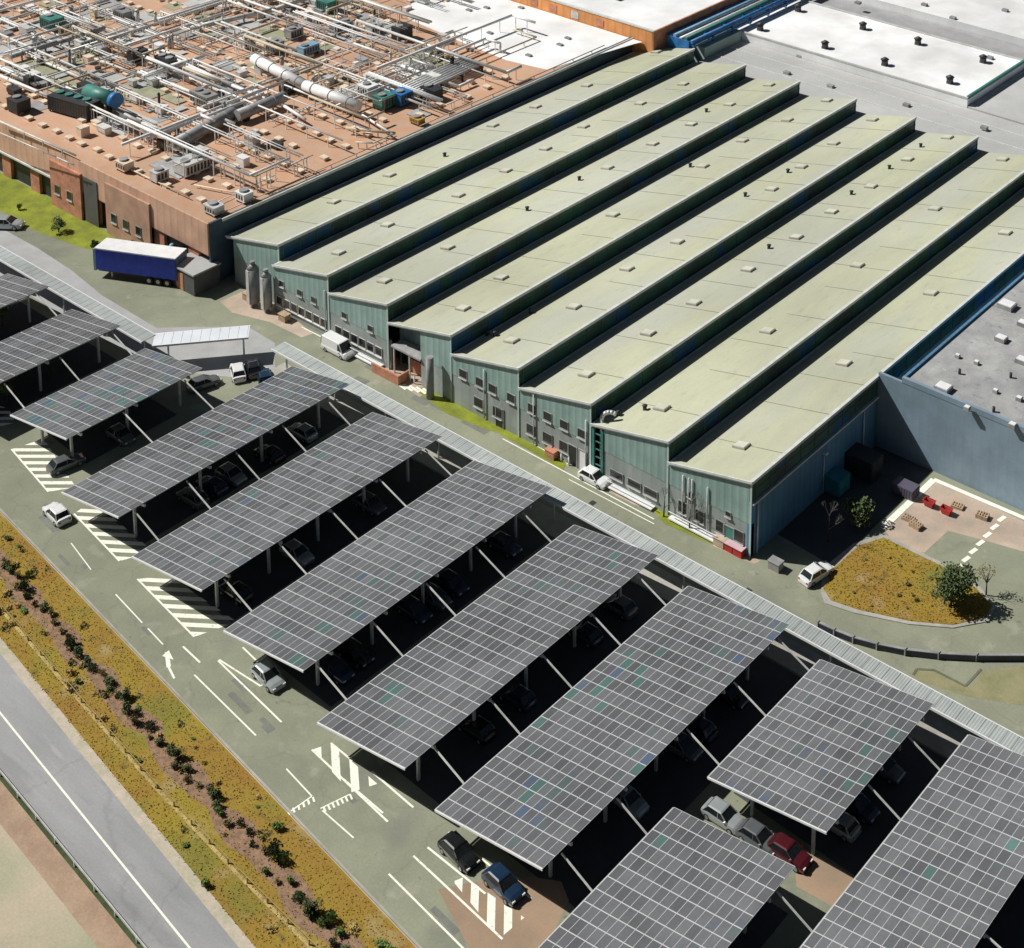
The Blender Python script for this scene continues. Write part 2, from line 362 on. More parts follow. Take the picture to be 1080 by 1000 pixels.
# pavement along the strip canopy, and the wide pale path at the left
struct('pavement', MB().prism([(10, -8.9), (130, -8.9), (130, -6.0), (10, -6.0)], 0, .12), concrete)
lp = [G2(0, 240), G2(40, 262), G2(75, 285), G2(108, 312), G2(165, 346), G2(200, 345), G2(262, 345), G2(290, 362)]
struct('pale_path', MB().sheet([(p[0], p[1]) for p in lp]+[(12, -8.9), (0, -15.5), (-20, -15.5), (-60, -15.5)], .016), mat('pale_path', (.40, .40, .395), .9, scale=.4, var=.08, fine=.08))
tanp = mat('tan_paving', (.36, .245, .16), .9, scale=.5, col2=(.31, .225, .15), fine=.12, big=.1)
sheetpx('paving', [(462, 938), (500, 930), (560, 925), (592, 930), (600, 950), (572, 1010), (500, 1010)], tanp, .0145)
sheetpx('paving', [(838, 905), (862, 902), (905, 930), (888, 962), (840, 935)], tanp, .0145)
shadem = mat('shade_ground', (.060, .066, .072), .9, scale=.5, col2=(.05, .052, .052), fine=.2, cracks=.15)  # dark ground painted in to deepen the shade under carports and beside the hall
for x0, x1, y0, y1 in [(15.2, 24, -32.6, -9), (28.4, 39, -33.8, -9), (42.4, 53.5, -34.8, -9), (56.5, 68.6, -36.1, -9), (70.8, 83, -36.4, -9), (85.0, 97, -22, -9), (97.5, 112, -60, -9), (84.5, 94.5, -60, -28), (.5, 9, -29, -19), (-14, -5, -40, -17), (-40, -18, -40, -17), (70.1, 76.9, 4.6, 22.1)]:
    struct('painted_shade', MB().sheet([(x0, y0), (x1, y0-.5), (x1, y1), (x0, y1)], .0135), shadem)
patchm = mat('asphalt_repair', (.20, .205, .175), .9, scale=.8, var=.1, fine=.2)
rq = random.Random(11)
for k in range(16):
    x = rq.uniform(5, 95); y = ky(x)+rq.uniform(.8, 4.5); w = rq.uniform(.5, 3.2); h = rq.uniform(.3, .8)
    struct('asphalt_patch', MB().sheet([(x, y), (x+w, y-w*.11), (x+w+.1, y+h-w*.11), (x, y+h)], .0150+k*.00012), patchm)
for k in range(9):
    x = 14+k*9.7; y = -4.2+rq.uniform(-.6, 1.5); MB_ = MB().sheet([(x, y), (x+.6, y), (x+.6, y+.6), (x, y+.6)], .017); struct('drain_cover', MB_, darkm)
for k in range(7):
    x = rq.uniform(12, 66); y = rq.uniform(-5, -1); w = rq.uniform(1, 5); struct('asphalt_patch', MB().sheet([(x, y), (x+w, y), (x+w, y+.9), (x, y+.7)], .0170+k*.0001), patchm)
# right yard and grass island
isl = [G2(*p) for p in [(868, 622), (880, 600), (905, 577), (932, 568), (960, 582), (1005, 604), (1030, 622), (1046, 640), (1040, 652), (1005, 660), (960, 656), (905, 644), (876, 634)]]
struct('grass_island', MB().prism(isl, 0, .13), verge)
struct('island_kerb', MB().prism([(p[0]*1.0, p[1]) for p in [G2(866, 625), G2(868, 600), G2(900, 574), G2(932, 564), G2(962, 579), G2(1008, 601), G2(1034, 620), G2(1050, 641), G2(1043, 656), G2(1005, 663), G2(958, 659), G2(900, 647), G2(870, 637)]], 0, .09), concrete)
sheetpx('yard', [(932, 556), (984, 505), (1080, 550), (1080, 582), (1045, 572), (1000, 560), (975, 583), (946, 580)], conc_warm, .016)
for k in range(7):
    p = (1008+7.5*k, 601-8.5*k); mpx((p, (p[0]+7, p[1]-5)), w=.45)
for k in range(9):
    p = (944+8*k, 577+3.2*k); mpx((p, (p[0]+4, p[1]+6)), w=.28)
mpx(((932, 556), (985, 506)), w=.7); mpx(((985, 506), (1090, 551)), w=.5)
# low bank beyond the strip canopy at the right
sheetpx('mown_patch', [(962, 716), (964, 706), (985, 706), (1024, 724), (1036, 708), (1085, 702), (1085, 745), (1020, 735)], mat('patchy_grass', (.30, .27, .15), .95, scale=.6, col2=(.22, .22, .11), fine=.2), .016)
mpx(((963, 712), (967, 706)), ((967, 706), (985, 707)), ((985, 707), (1018, 724)), ((1018, 724), (1035, 706)), w=.22, z=.020, m=mat('worn_line', (.15, .16, .10), .9))

# ------------------------------------------------------------------ sawtooth hall
ZR, ZV = 8.0, 5.78; Y0, Y1 = 0.35, 79.6
hall = thing('factory_hall', 'long teal clad factory hall with eight parallel sawtooth roofs and dark glazed ridges', 'building', (30, 0, 0))
names = 'ABCDEFGH'
for i in range(8):
    xr = i*10.; xl = xr-10.
    yf = Y0 if i else 1.3
    g = .0
    # roof plane with thickness
    mb = MB()
    v = [(xl+.12, yf-.15, ZV), (xr+.12, yf-.15, ZR), (xr+.12, Y1, ZR), (xl+.12, Y1, ZV)]
    mb.face(v); mb.mi = 1
    t = .28
    w = [(a, b, c-t) for a, b, c in v]
    mb.face([w[0], w[1], v[1], v[0]]); mb.face([w[1], w[2], v[2], v[1]]); mb.face([w[2], w[3], v[3], v[2]]); mb.face([w[3], w[2], w[1], w[0]])
    rf = mb.build('sawtooth_roof', [roofm, roofedge], hall)
    # pale flashing along ridge and valley, front fascia
    mb = MB(); mb.box(xr-.18, yf-.2, ZR+.01, xr+.16, Y1+.02, ZR+.07)
    mb.box(xl+.13, yf+.1, ZV+.03, xl+.42, Y1, ZV+.10)
    mb.beam((xl+.1, yf-.2, ZV+.02), (xr+.17, yf-.2, ZR+.02), .1, .22)
    mb.build('flashing', roofedge, hall)
    for k in range(1, 12):   # raised laps between roofing strips
        y = yf+k*6.7+R.uniform(-1.6, 1.6); x_ = R.choice((xl+.5, xl+.5, xl+4.5))
        if y < Y1-1: MB().beam((x_, y, ZV+.12+(x_-xl-.5)*.222), (xr-.25, y, ZR-.03), .045, .02).build('roof_lap', mat('lap_seam', (.40, .41, .32), .85, var=.15), hall)
    # clerestory: glazing with mullions and a sill, facing +X
    last = i == 7
    mb = MB(); mb.box(xr-.25, yf, ZV+.02, xr, Y1-.02, ZR-.29); mb.build('clerestory', clerest, hall)
    mb = MB()
    y = yf+.6
    while y < Y1: mb.box(xr+.001, y-.05, ZV+.12, xr+.07, y+.05, ZR-.3); y += 2.45
    mb.box(xr+.001, yf, ZV+1.05, xr+.055, Y1, ZV+1.13); mb.box(xr+.001, yf, ZR-.42, xr+.09, Y1, ZR-.30)
    mb.build('clerestory_frame', mullion, hall)
    # facade of the tooth: upper teal cladding and lower grey cladding
    mb = MB(); zs = 3.4; x0 = xl+.0
    if i == 0: x0 = -8.7
    if i == 3: x0 = xl+5.2
    if i == 6: x0 = xl+1.7
    zl = ZV+(x0-xl)*.222-.3
    mb.face([(x0, yf, zs), (xr, yf, zs), (xr, yf, ZR-.3), (x0, yf, zl)]); mb.build('facade_cladding', clad, hall)
    mb = MB(); mb.box(x0, yf+.03, 0, xr, yf+.5, zs); mb.build('plinth_wall', cladlow, hall)
    mb = MB(); mb.box(xr-.16, yf-.06, 0, xr+.05, yf+.0, ZR-.3); mb.build('corner_trim', mat('corner_trim', (.50, .60, .56), .5, var=.06), hall)
    if i == 6 or i == 3:   # recess at the tooth's left
        mb = MB(); mb.box(xl+.05, yf+1.6, 0, x0, yf+2.0, 5.5); mb.build('recess_wall', mat('recess_wall', (.20, .27, .26), .6, var=.2), hall)
        mb = MB(); mb.box(x0-.02, yf+.5, 0, x0+.18, yf+1.6, zl); mb.build('recess_side', cladlow, hall)
# right long side wall below the last clerestory, gutter
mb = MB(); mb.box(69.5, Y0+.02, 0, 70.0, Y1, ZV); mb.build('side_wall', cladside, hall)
mb = MB(); mb.box(70.0, Y0, ZV-.22, 70.28, Y1, ZV-.05); mb.build('gutter', steel, hall)
for y in (1.2, 19.5, 38.5, 48, 57.5, 67): MB().cyl((70.18, y, .1), (70.18, y, ZV-.2), .08).build('downpipe', steel, hall)
mb = MB(); mb.box(69.9, 30, ZV-.02, 70.7, 78, ZV+.05); mb.build('maintenance_ledge', steel, hall)
# end walls and the left side against the older plant
mb = MB(); mb.box(-10, Y1-.4, 0, 70, Y1-.05, ZV-.3); mb.build('rear_wall', cladlow, hall)
for i in range(8): MB().face([(i*10, Y1-.03, ZR-.3), (i*10-10, Y1-.03, ZV-.3), (i*10-10, Y1-.03, ZV-.8), (i*10, Y1-.03, ZV-.8)]).build('gable_end', cladlow, hall)
# windows: (tooth, x offsets, sill, head, width)
def window(x, z0, w, h, y=Y0, par=None, m=glass, fr=whitem):
    mb = MB(); d = .045
    mb.box(x, y-.06, z0, x+w, y-.002, z0+.08); mb.box(x, y-.06, z0+h-.08, x+w, y-.002, z0+h)
    mb.box(x, y-.06, z0+.08, x+d, y-.002, z0+h-.08); mb.box(x+w-d, y-.06, z0+.08, x+w, y-.002, z0+h-.08)
    mb.box(x-.06, y-.16, z0-.1, x+w+.06, y-.002, z0-.0)
    f = mb.build('window', greym if fr is whitem else fr, par)
    MB().box(x-.04, y-.18, z0-.08, x+w+.04, y-.161, z0+.0).build('sill', offwhite, f)
    MB().box(x+d, y-.035, z0+.08, x+w-d, y-.001, z0+h-.08).build('pane', m, f)
for i, offs in ((4, (1.2, 3.7, 5.6, 8.3)), (5, (1.3, 3.5, 5.8, 8.2))):
    for k, o in enumerate(offs): window(i*10-10+o, 3.55, 1.15, 1.05, Y0, hall)
for i, offs in ((4, (3.4, 6.2)), (5, (1.1, 3.4, 5.7))):
    for o in offs: window(i*10-10+o, 1.0, 1.35, 1.2, Y0, hall)
for k in range(7): window(.5+k*1.33, 1.0, 1.15, 1.15, Y0, hall, glass, offwhite)
for k in range(6): window(11+k*1.35, 1.0, 1.15, 1.15, Y0, hall, glass, offwhite)
for k in (1.1, 4.4, 6.9): window(k, 3.5, .9, .8, Y0, hall)
for k in (12.2, 16.6): window(k, 3.5, .9, .8, Y0, hall)
for k in (52.6, 54.9, 57.0): window(k, 1.0, 1.7, .9, Y0, hall, glass, greym)
for k in (61.3, 63.4, 65.9, 68.1): window(k, 1.0, 1.1, 1.3, Y0, hall, glass, greym)
for k in (62.4, 67.0): window(k, 3.1, .7, .6, Y0, hall, glass, greym)
# doors: grey shutters and a person door
def door(x, w, h, m, y=Y0, par=hall, nm='door'):
    mb = MB(); mb.box(x-.1, y-.08, 0, x, y-.002, h+.1); mb.box(x+w, y-.08, 0, x+w+.1, y-.002, h+.1); mb.box(x, y-.08, h, x+w, y-.002, h+.1)
    f = mb.build('door_frame', greym, par); MB().box(x, y-.03, .02, x+w, y-.001, h).build('door_leaf', m, f)
door(47.0, 1.1, 2.2, darkm); door(48.4, .9, 2.2, whitem); door(66.9, 1.1, 2.1, tealm); door(36.7, 1.0, 2.2, darkm)
# pipes and cabinets on the facade of the last two bays
for k, x in enumerate((61.9, 62.6, 63.0, 64.9, 49.4, 9.4, 42.2, 35.0)):
    MB().cyl((x, Y0-.12, .2), (x, Y0-.12, 5.2 if k < 4 else 5.9), .07).build('downpipe', steel if k % 2 else offwhite, hall)
MB().box(60.6, Y0-.7, .2, 66.5, Y0-.1, .34).box(60.6, Y0-.7, 1.0, 66.5, Y0-.62, 1.06).build('walkway_rail', whitem, hall)
MB().box(52.3, Y0-.75, .2, 58.5, Y0-.05, .3).box(52.3, Y0-.75, .95, 58.5, Y0-.68, 1.0).build('walkway_rail', whitem, hall)
MB().box(10.6, Y0-.9, .2, 19.2, Y0-.05, .32).box(10.6, Y0-.9, 1.0, 19.2, Y0-.82, 1.06).build('walkway_rail', whitem, hall)
# curved exhaust pipe in the recess of the seventh bay
mb = MB(); x = 50.9; mb.cyl((x, Y0+.6, .1), (x, Y0+.6, 6.3), .22, n=10)
pr = (x, Y0+.6, 6.3)
for k in range(1, 7):
    w = k/6*math.pi*.75; p = (x+.7-.7*math.cos(w), Y0+.6+.9*(1-math.cos(w))*.5, 6.3+.8*math.sin(w)); mb.cyl(pr, p, .22, n=10); pr = p
mb.build('exhaust_pipe', steel, hall)
mb = MB(); mb.box(50.2, Y0-.1, 0, 50.5, Y0+.1, 5.4); mb.box(51.4, Y0-.1, 0, 51.66, Y0+.1, 5.5)
for k in range(6): mb.box(50.5, Y0-.04, .6+k*.85, 51.4, Y0+.04, .7+k*.85)
mb.build('pipe_bracket', tealm, hall)
# entrance porch between the third and fourth bays
mb = MB(); mb.box(20.6, Y0-.2, 3.1, 25.3, Y0+1.5, 3.3); mb.build('porch_roof', greym, hall)
MB().box(18.8, Y0-1.5, 0, 23.2, Y0-1.3, 1.1).box(23.0, Y0-1.3, 0, 23.2, Y0+.2, 1.1).build('brick_planter', brickm, hall)
for x in (20.9, 23.4): MB().box(x, Y0-.15, 0, x+.14, Y0-.01, 3.1).build('porch_post', steel, hall)
mb = MB()
for k in range(5): mb.box(20.4+k*.95, Y0+1.52, .3, 21.2+k*.95, Y0+1.58, 2.9)
mb.build('porch_glazing', glass, hall)
mb = MB(); mb.cyl((27.6, Y0-.9, 0), (27.6, Y0-.9, 4.9), .42, n=16); mb.build('flue_column', greym, hall)
MB().box(22.2, Y0+1.2, .1, 24.5, Y0+1.5, 1.6).build('porch_panel', brickm, hall)
# rooflights and small cowls
def roofz(x, i): return ZV+(x-(i*10-10))*.222
nsk = 0
for i in range(8):
    step = 18.0 if i >= 6 else 9.0
    y = 5.3
    while y < 78:
        if i >= 6 or R.random() < .82:
            x = i*10-4.9+(R.uniform(-1.2, 1.2) if i < 6 else 0); yy = y+(R.uniform(-1, 1) if i < 6 else 0)
            T = Matrix.Translation((x, yy, roofz(x, i)+.0)) @ Matrix.Rotation(-math.atan(.222), 4, 'Y')
            mb = MB(); mb.box(-.75, -.55, -.05, .75, .55, .20, T); mb.mi = 1; mb.box(-.66, -.46, .20, .66, .46, .25, T)
            mb.build('rooflight', [concrete, mat('rooflight_dome', (.62, .62, .50), .4, var=.1)], hall)
        y += step
for px, py in [(522, 354), (652, 438-0), (680, 432), (514, 353), (728, 176), (893, 117), (786, 207), (831, 182), (811, 262), (938, 178), (971, 155), (898, 205), (745, 118), (877, 93), (1027, 137), (611, 190), (469, 165), (560, 330), (433, 60+60), (556, 222)]:
    best = None
    for i in range(8):
        zz = 7.0
        for _ in range(4):
            q = G(px, py, zz)
            if i*10-10 <= q.x <= i*10: zz = roofz(q.x, i)
        if i*10-9.6 <= q.x <= i*10-.4 and Y0 < q.y < Y1: best = (q.x, q.y, roofz(q.x, i)-.05)
    if best:
        x, y, z = best; mb = MB(); mb.cyl((x, y, z), (x, y, z+.5), .2, n=8).cyl((x, y, z+.5), (x, y, z+.58), .30, .1, n=8)
        mb.build('roof_cowl', darkm, hall)
# a patch of newer felt and a pinkish repair
# ------------------------------------------------------------------ annex at the right
an = thing('annex_building', 'tall flat roofed grey metal warehouse beyond the paved yard on the right', 'building', (90, 50, 0))
AZ = 9.0; ax0 = 72.9; ay0 = 22.15
MB().box(70.05, ay0, 0, 140, ay0+.3, AZ-.6).build('front_wall', annexm, an)
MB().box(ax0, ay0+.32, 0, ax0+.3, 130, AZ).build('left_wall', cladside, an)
MB().box(ax0+.3, ay0+.32, AZ-.5, 140, 130, AZ-.25).build('roof', annexroof, an)
MB().box(ax0+.0, ay0-.04, AZ-.6, 140, ay0+.34, AZ-.02).build('parapet', annexm, an)
MB().box(70.3, ay0+.4, 0, ax0-.02, 130, 3.2).build('link_roof', greyroof, an)
for px, py, w in [(1062, 322, 1.5), (995, 409, 1.3), (1056, 357, 1.0), (1079, 341, .9), (1078, 380, 1.0), (1020, 430, .5), (1068, 448, .6), (1030, 382, .4), (1050, 412, .4), (1075, 420, .5), (1010, 375, .4)]:
    q = G(px, py, AZ); mb = MB(); mb.box(q.x-w*.6, q.y-w*.5, AZ-.25, q.x+w*.6, q.y+w*.5, AZ+.15*w+.05); mb.mi = 1
    mb.box(q.x-w*.52, q.y-w*.42, AZ+.15*w+.05, q.x+w*.52, q.y+w*.42, AZ+.15*w+.10); mb.build('rooflight', [greym, whitem], an)
for px, py in [(1012, 394), (1048, 434), (1066, 398)]:
    q = G(px, py, AZ-.2); MB().cyl((q.x, q.y, AZ-.25), (q.x, q.y, AZ+.3), .15).build('roof_cowl', darkm, an)
# ------------------------------------------------------------------ buildings behind
bk = thing('rear_warehouse', 'wide flat building joined behind the sawtooth hall, with grey and white roofs', 'building', (40, 100, 0))
MB().box(.3, Y1+.02, 0, 72.2, 91.6, 5.7).build('link_block', greyroof, bk)
WZ = 7.0
MB().box(-2.8, 91.7, 0, 41.6, 110.2, WZ).build('white_block', whiteroof, bk)
mb = MB(); mb.box(-2.8, 91.65, WZ, 41.6, 91.95, WZ+.25); mb.box(-2.8, 109.9, WZ, 41.3, 110.2, WZ+.25); mb.build('parapet', mat('pale_parapet', (.55, .55, .54), .7), bk)
MB().box(41.35, 91.96, WZ, 41.7, 112.4, WZ+.45).build('parapet', tealm, bk)
MB().box(41.75, 91.7, 0, 72.5, 170, 5.9).build('grey_block', greyroof, bk)
mb = MB()
for y in (84, 88): mb.box(.5, y, 5.71, 72, y+.15, 5.8)
mb.build('roof_joint', roofedge, bk)
MB().box(-2.8, 110.4, 0, 41.6, 117.0, 6.2).build('grey_strip', mat('mid_grey_roof', (.36, .36, .355), .85, scale=.3, var=.1), bk)
MB().box(-30, 117.2, 0, 41.6, 175, 7.6).build('far_white_block', whiteroof, bk)
MB().box(-2.8, 82, 0, .2, 91.6, 7.4).build('teal_block', mat('pale_teal_roof', (.40, .52, .48), .8, var=.1, scale=.3), bk)
for px, py in [(801.7, 32), (841.7, 12), (910, 31), (870, 51), (968, 47), (933, 69), (1036.7, 66), (1001.7, 88)]:
    q = G(px, py, WZ); mb = MB(); mb.box(q.x-.4, q.y-.4, WZ, q.x+.4, q.y+.4, WZ+.35); mb.cyl((q.x, q.y, WZ+.35), (q.x, q.y, WZ+1.0), .5, .55, n=10)
    mb.cyl((q.x, q.y, WZ+1.0), (q.x, q.y, WZ+1.35), .7, .15, n=10); mb.build('roof_fan', mat('fan_grey', (.07, .07, .07), .6), bk)
for px, py in [(844, 60), (830, 78), (876, 92), (956, 112), (1044, 62), (905, 22-18), (1038, 136), (1005, 20), (1060, 12), (975, 6)]:
    q = G(px, py, 6.5)
    zt = 5.7 if q.y < 91.6 else (WZ if q.y < 110 else 7.6)
    if q.x > 42: zt = 5.9
    q = G(px, py, zt); MB().box(q.x-.5, q.y-.35, zt, q.x+.5, q.y+.35, zt+.4).build('rooflight', greym, bk)
ob = thing('orange_building', 'orange clad building standing behind the white roof at the top edge', 'building', (-20, 85, 0))
oz = 10.2; q0 = G(562, 18, 7.8); q1 = G(686, 47, 7.8)
MB().box(-37, 77.0, 0, -6.4, 77.3, oz-.2).build('front_wall', orange, ob)
MB().box(-37, 77.32, 0, -6.42, 110, oz-.3).build('roof', whiteroof, ob)
MB().box(-6.41, 77.02, 0, -6.1, 110, oz-.2).build('side_wall', brickm, ob)
mb = MB(); mb.box(-37.1, 76.9, oz-.2, -6.0, 77.35, oz); mb.build('parapet', roofedge, ob)
for x in (-32.5, -28.2, -23.4, -18.0): MB().box(x, 76.93, 8.2, x+1.6, 76.998, 9.4).build('window', [brickm, offwhite][int(x) % 2], ob)
for k in range(6): MB().box(-34+k*4.4, 84+(k % 3)*5, oz-.3, -32.6+k*4.4, 85.2+(k % 3)*5, oz+.2).build('roof_vent', greym, ob)

# ------------------------------------------------------------------ older plant with the brown roof
FZ = 7.8
plant = thing('old_plant', 'sprawling brown roofed plant covered with pipes and vents left of the hall', 'building', (-55, 40, 0))
MB().box(-150, -.75, 3.6, -10.75, 130, FZ).build('roof', brownroof, plant)
mb = MB(); mb.box(-150, -1.0, 3.9, -10.5, -.76, FZ+.25); mb.build('fascia_wall', brownclad, plant)
mb = MB(); mb.box(-10.74, -.75, 0, -10.4, 79.5, FZ+.2); mb.build('side_wall', mat('navy_wall', (.05, .10, .14), .6, var=.2, scale=.3), plant)
MB().box(-10.38, 1.0, FZ-.15, -10.2, 79, FZ+.22).build('coping', roofedge, plant)
# lower storey with brick piers, dark bays
mb = MB(); mb.box(-150, -.3, 0, -10.76, 0.2, 3.6); mb.build('ground_floor', darkm, plant)
for x in range(-148, -10, 7): MB().box(x, -.72, 0, x+2.1, -.31, 3.88).build('brick_pier', brickm, plant)
MB().box(-150, -1.25, 3.62, -44, -1.02, 3.85).build('eaves_rail', roofedge, plant)
q = G(121, 225, 3); MB().box(-36.6, -1.12, .02, -33.6, -1.01, 6.2).build('loading_door', mat('charcoal_shutter', (.10, .10, .10), .5), plant)
MB().box(-44, -1.35, 0, -37, -1.02, 6.4).build('brick_bay', brickm, plant)
MB().box(-31.5, -1.3, 0, -22.0, -1.02, 7.0).build('brick_bay', mat('tan_brick', (.50, .30, .20), .9, var=.12, scale=.6), plant)
for x in (-43, -40.2): window(x, 2.0, 1.2, 1.3, -1.36, plant)
for x in (-30.3, -27.7, -25): window(x, 2.0, 1.2, 1.3, -1.31, plant)
# white re-roofed part
wp = [G2(p[0], p[1], FZ) for p in [(430, 20), (495, 48), (535, 64), (577, 74), (668, 47), (688, 40), (640, 20), (560, 5), (540, -40), (440, -20)]]
wp = [(x, min(y, 76.85)) for x, y in wp]
MB().prism([(max(x, -80), y) for x, y in wp], FZ+.005, FZ+.06).build('white_roof_section', whiteroof, plant)
mb = MB()
for k in range(14):
    px, py = R.uniform(470, 650), R.uniform(5, 60); q = G(px, py, FZ)
    if q.x < -12 and q.y < 76: mb.box(q.x-.5, q.y-.3, FZ+.06, q.x+.5, q.y+.3, FZ+.3)
mb.build('roof_curb', greym, plant)
# grey membrane patches between the pipework
for k in range(85):
    x = R.uniform(-104, -16); y = R.uniform(4, 74); w = R.uniform(2, 8); h = R.uniform(1.5, 6)
    if x > -30 and y < 34: continue
    if x > -45 and y > 55: continue
    MB().box(x, y, FZ+.002+k*.0016, x+w, y+h, FZ+.01+k*.0016).build('roof_patch', [greyroof, annexroof, mat('olive_patch', (.36, .36, .24), .9, var=.15)][k % 3], plant)
# vents: regular grid of pale curbs
vents = []
y = 2.2
while y < 74:
    x = -103.0+((y*1.3) % 1.5)
    while x < -12:
        if R.random() < .86 and not (x > -44 and y > 57): vents.append((x+R.uniform(-.2, .2), y+R.uniform(-.2, .2)))
        x += 3.15
    y += 4.25
vents.sort(key=lambda v: (v[0]-CAM.x)**2+(v[1]-CAM.y)**2)
vm = mat('vent_curb', (.80, .66, .50), .6, var=.12, scale=1)
def ventmb(mb, x, y, a=1.0, b=.75, h=.42):
    mb.box(x-a*.5, y-b*.5, FZ, x+a*.5, y+b*.5, FZ+h*.6); mb.box(x-a*.56, y-b*.56, FZ+h*.6, x+a*.56, y+b*.56, FZ+h)
mb = MB(); ventmb(mb, -55, 40); v0 = mb.build('roof_vent', vm, plant); v0.location = (vents[0][0]+55, vents[0][1]-40, 0)
for x, y in vents[1:100]:
    c = v0.copy(); COL.objects.link(c); c.parent = plant; c.location = (x+55, y-40, 0)
mb = MB()
for x, y in vents[100:]: ventmb(mb, x, y)
tag(mb.build('roof_vent', vm, plant), kind='stuff')
# pipe runs with supports
def pipe_run(pts, r, m, sup=True, par=plant, nm='pipe_run'):
    mb = MB(); r *= .78
    for a, b in zip(pts, pts[1:]):
        mb.cyl(a, b, r, n=8)
        L = (Vector(b)-Vector(a)).length; n = max(1, int(L/4.5))
        if sup and abs(a[2]-b[2]) < .3:
            for k in range(n+1):
                p = Vector(a).lerp(Vector(b), (k+.3)/(n+1)); mb.box(p.x-.05, p.y-.05, FZ, p.x+.05, p.y+.05, p.z-r*.6)
    return mb.build(nm, m, par)
pm = [offwhite, whitem, whitem, offwhite, steel, mat('straw_pipe', (.58, .50, .36), .6, var=.12)]
def dens(x, y):   # the pipework thins out towards the near right corner
    if x > -46 and y > 57: return 0
    if x > -20 and y < 55: return .08
    if x > -32 and y < 30: return .4
    if y < 5: return .6
    return 1
n = 0
while n < 105:
    y = R.uniform(1, 74); x0 = R.uniform(-104, -25); L = R.choice((8, 12, 18, 26, 40)); x1 = min(x0+L, -13)
    if R.random() > dens((x0+x1)/2, y): continue
    z = FZ+R.choice((.5, .8, 1.2, 1.8, 2.3)); r = R.choice((.08, .12, .12, .16, .22, .3))
    p = [(x0, y, z), (x1, y, z)]
    if R.random() < .45: p.append((x1, y+R.choice((-4, 3, 6)), z))
    if R.random() < .4: p.insert(0, (x0, y, FZ))
    pipe_run(p, r, R.choice(pm)); n += 1
    if R.random() < .4: pipe_run([(a, b+.5, c) for a, b, c in p], r*.8, R.choice(pm))
n = 0
while n < 95:
    x = R.uniform(-104, -15); y0 = R.uniform(1, 60); y1 = min(y0+R.choice((7, 12, 18, 28)), 74)
    if R.random() > dens(x, (y0+y1)/2): continue
    z = FZ+R.choice((.45, .7, 1.1, 1.6, 2.1)); r = R.choice((.08, .1, .12, .16, .22, .28))
    p = [(x, y0, z), (x, y1, z)]
    if R.random() < .45: p.append((x+R.choice((-5, 3, 5)), y1, z))
    if R.random() < .4: p.append((p[-1][0], p[-1][1], FZ))
    pipe_run(p, r, R.choice(pm)); n += 1
pxl = lambda px, py, z: tuple(G(px, py, z))
for pts, r, m in [([(0, 128), (80, 164)], .16, offwhite), ([(0, 140), (60, 166), (78, 174)], .09, steel), ([(112, 110), (150, 130), (175, 138), (190, 130)], .3, offwhite),
                  ([(180, 60), (245, 90), (300, 112), (322, 126)], .28, whitem), ([(60, 105), (0, 80)], .3, whitem), ([(160, 62), (198, 82)], .3, whitem),
                  ([(225, 215), (290, 185)], .07, steel), ([(130, 175), (200, 208)], .1, vm), ([(365, 135), (440, 150)], .28, mat('straw_pipe', (.58, .50, .36))),
                  ([(375, 150), (430, 166), (455, 158)], .14, offwhite), ([(205, 195), (285, 214)], .12, vm), ([(0, 62), (70, 92), (108, 110)], .22, whitem),
                  ([(20, 30), (100, 62), (150, 80)], .2, offwhite), ([(300, 90), (380, 120), (460, 160)], .2, whitem), ([(455, 138), (660, 55)], .1, mat('straw_pipe', (.58, .50, .36))),
                  ([(250, 240), (455, 158)], .08, vm)]:
    pipe_run([(min(p[0], -11.3), p[1], p[2]) for p in (pxl(a, b, FZ+(.9 if r > .12 else .4)) for a, b in pts)], r, m)
for k in range(90):
    x = R.uniform(-98, -40); y = R.uniform(8, 60); w = R.uniform(1, 4); h = R.uniform(.8, 3)
    MB().box(x, y, FZ+.16+k*.001, x+w, y+h, FZ+.165+k*.001).box(x+.1, y+.1, FZ, x+w-.1, y+h-.1, FZ+.155+k*.001).build('walk_grating', [greyroof, annexroof, greyroof, MATS['olive_patch']][k % 4], plant)
smalls = [offwhite, greym, whitem, darkm, steel, vm]
for k in range(150):
    x = R.uniform(-104, -16); y = R.uniform(3, 74)
    if R.random() > dens(x, y) or (x > -44 and y > 57): continue
    w, d, h = R.uniform(.5, 2.2), R.uniform(.4, 1.4), R.uniform(.3, 1.3); z = FZ+R.choice((0, 0, .4)); mb = MB()
    mb.box(x, y, z, x+w, y+d, z+h); mb.box(x-.04, y-.04, z+h, x+w+.04, y+d+.04, z+h+.06)
    if z > FZ: mb.box(x+.1, y+.1, FZ, x+w-.1, y+d-.1, z)
    mb.build('plant_box', R.choice(smalls), plant)
for k in range(60):
    x = R.uniform(-104, -18); y = R.uniform(3, 74)
    if R.random() > dens(x, y): continue
    r = R.uniform(.15, .45); h = R.uniform(.8, 2.4)
    MB().cyl((x, y, FZ), (x, y, FZ+h), r, n=10).cyl((x, y, FZ+h), (x, y, FZ+h+.25), r*1.3, r*.4, n=10).build('exhaust_stack', R.choice((offwhite, greym, steel, darkm)), plant)
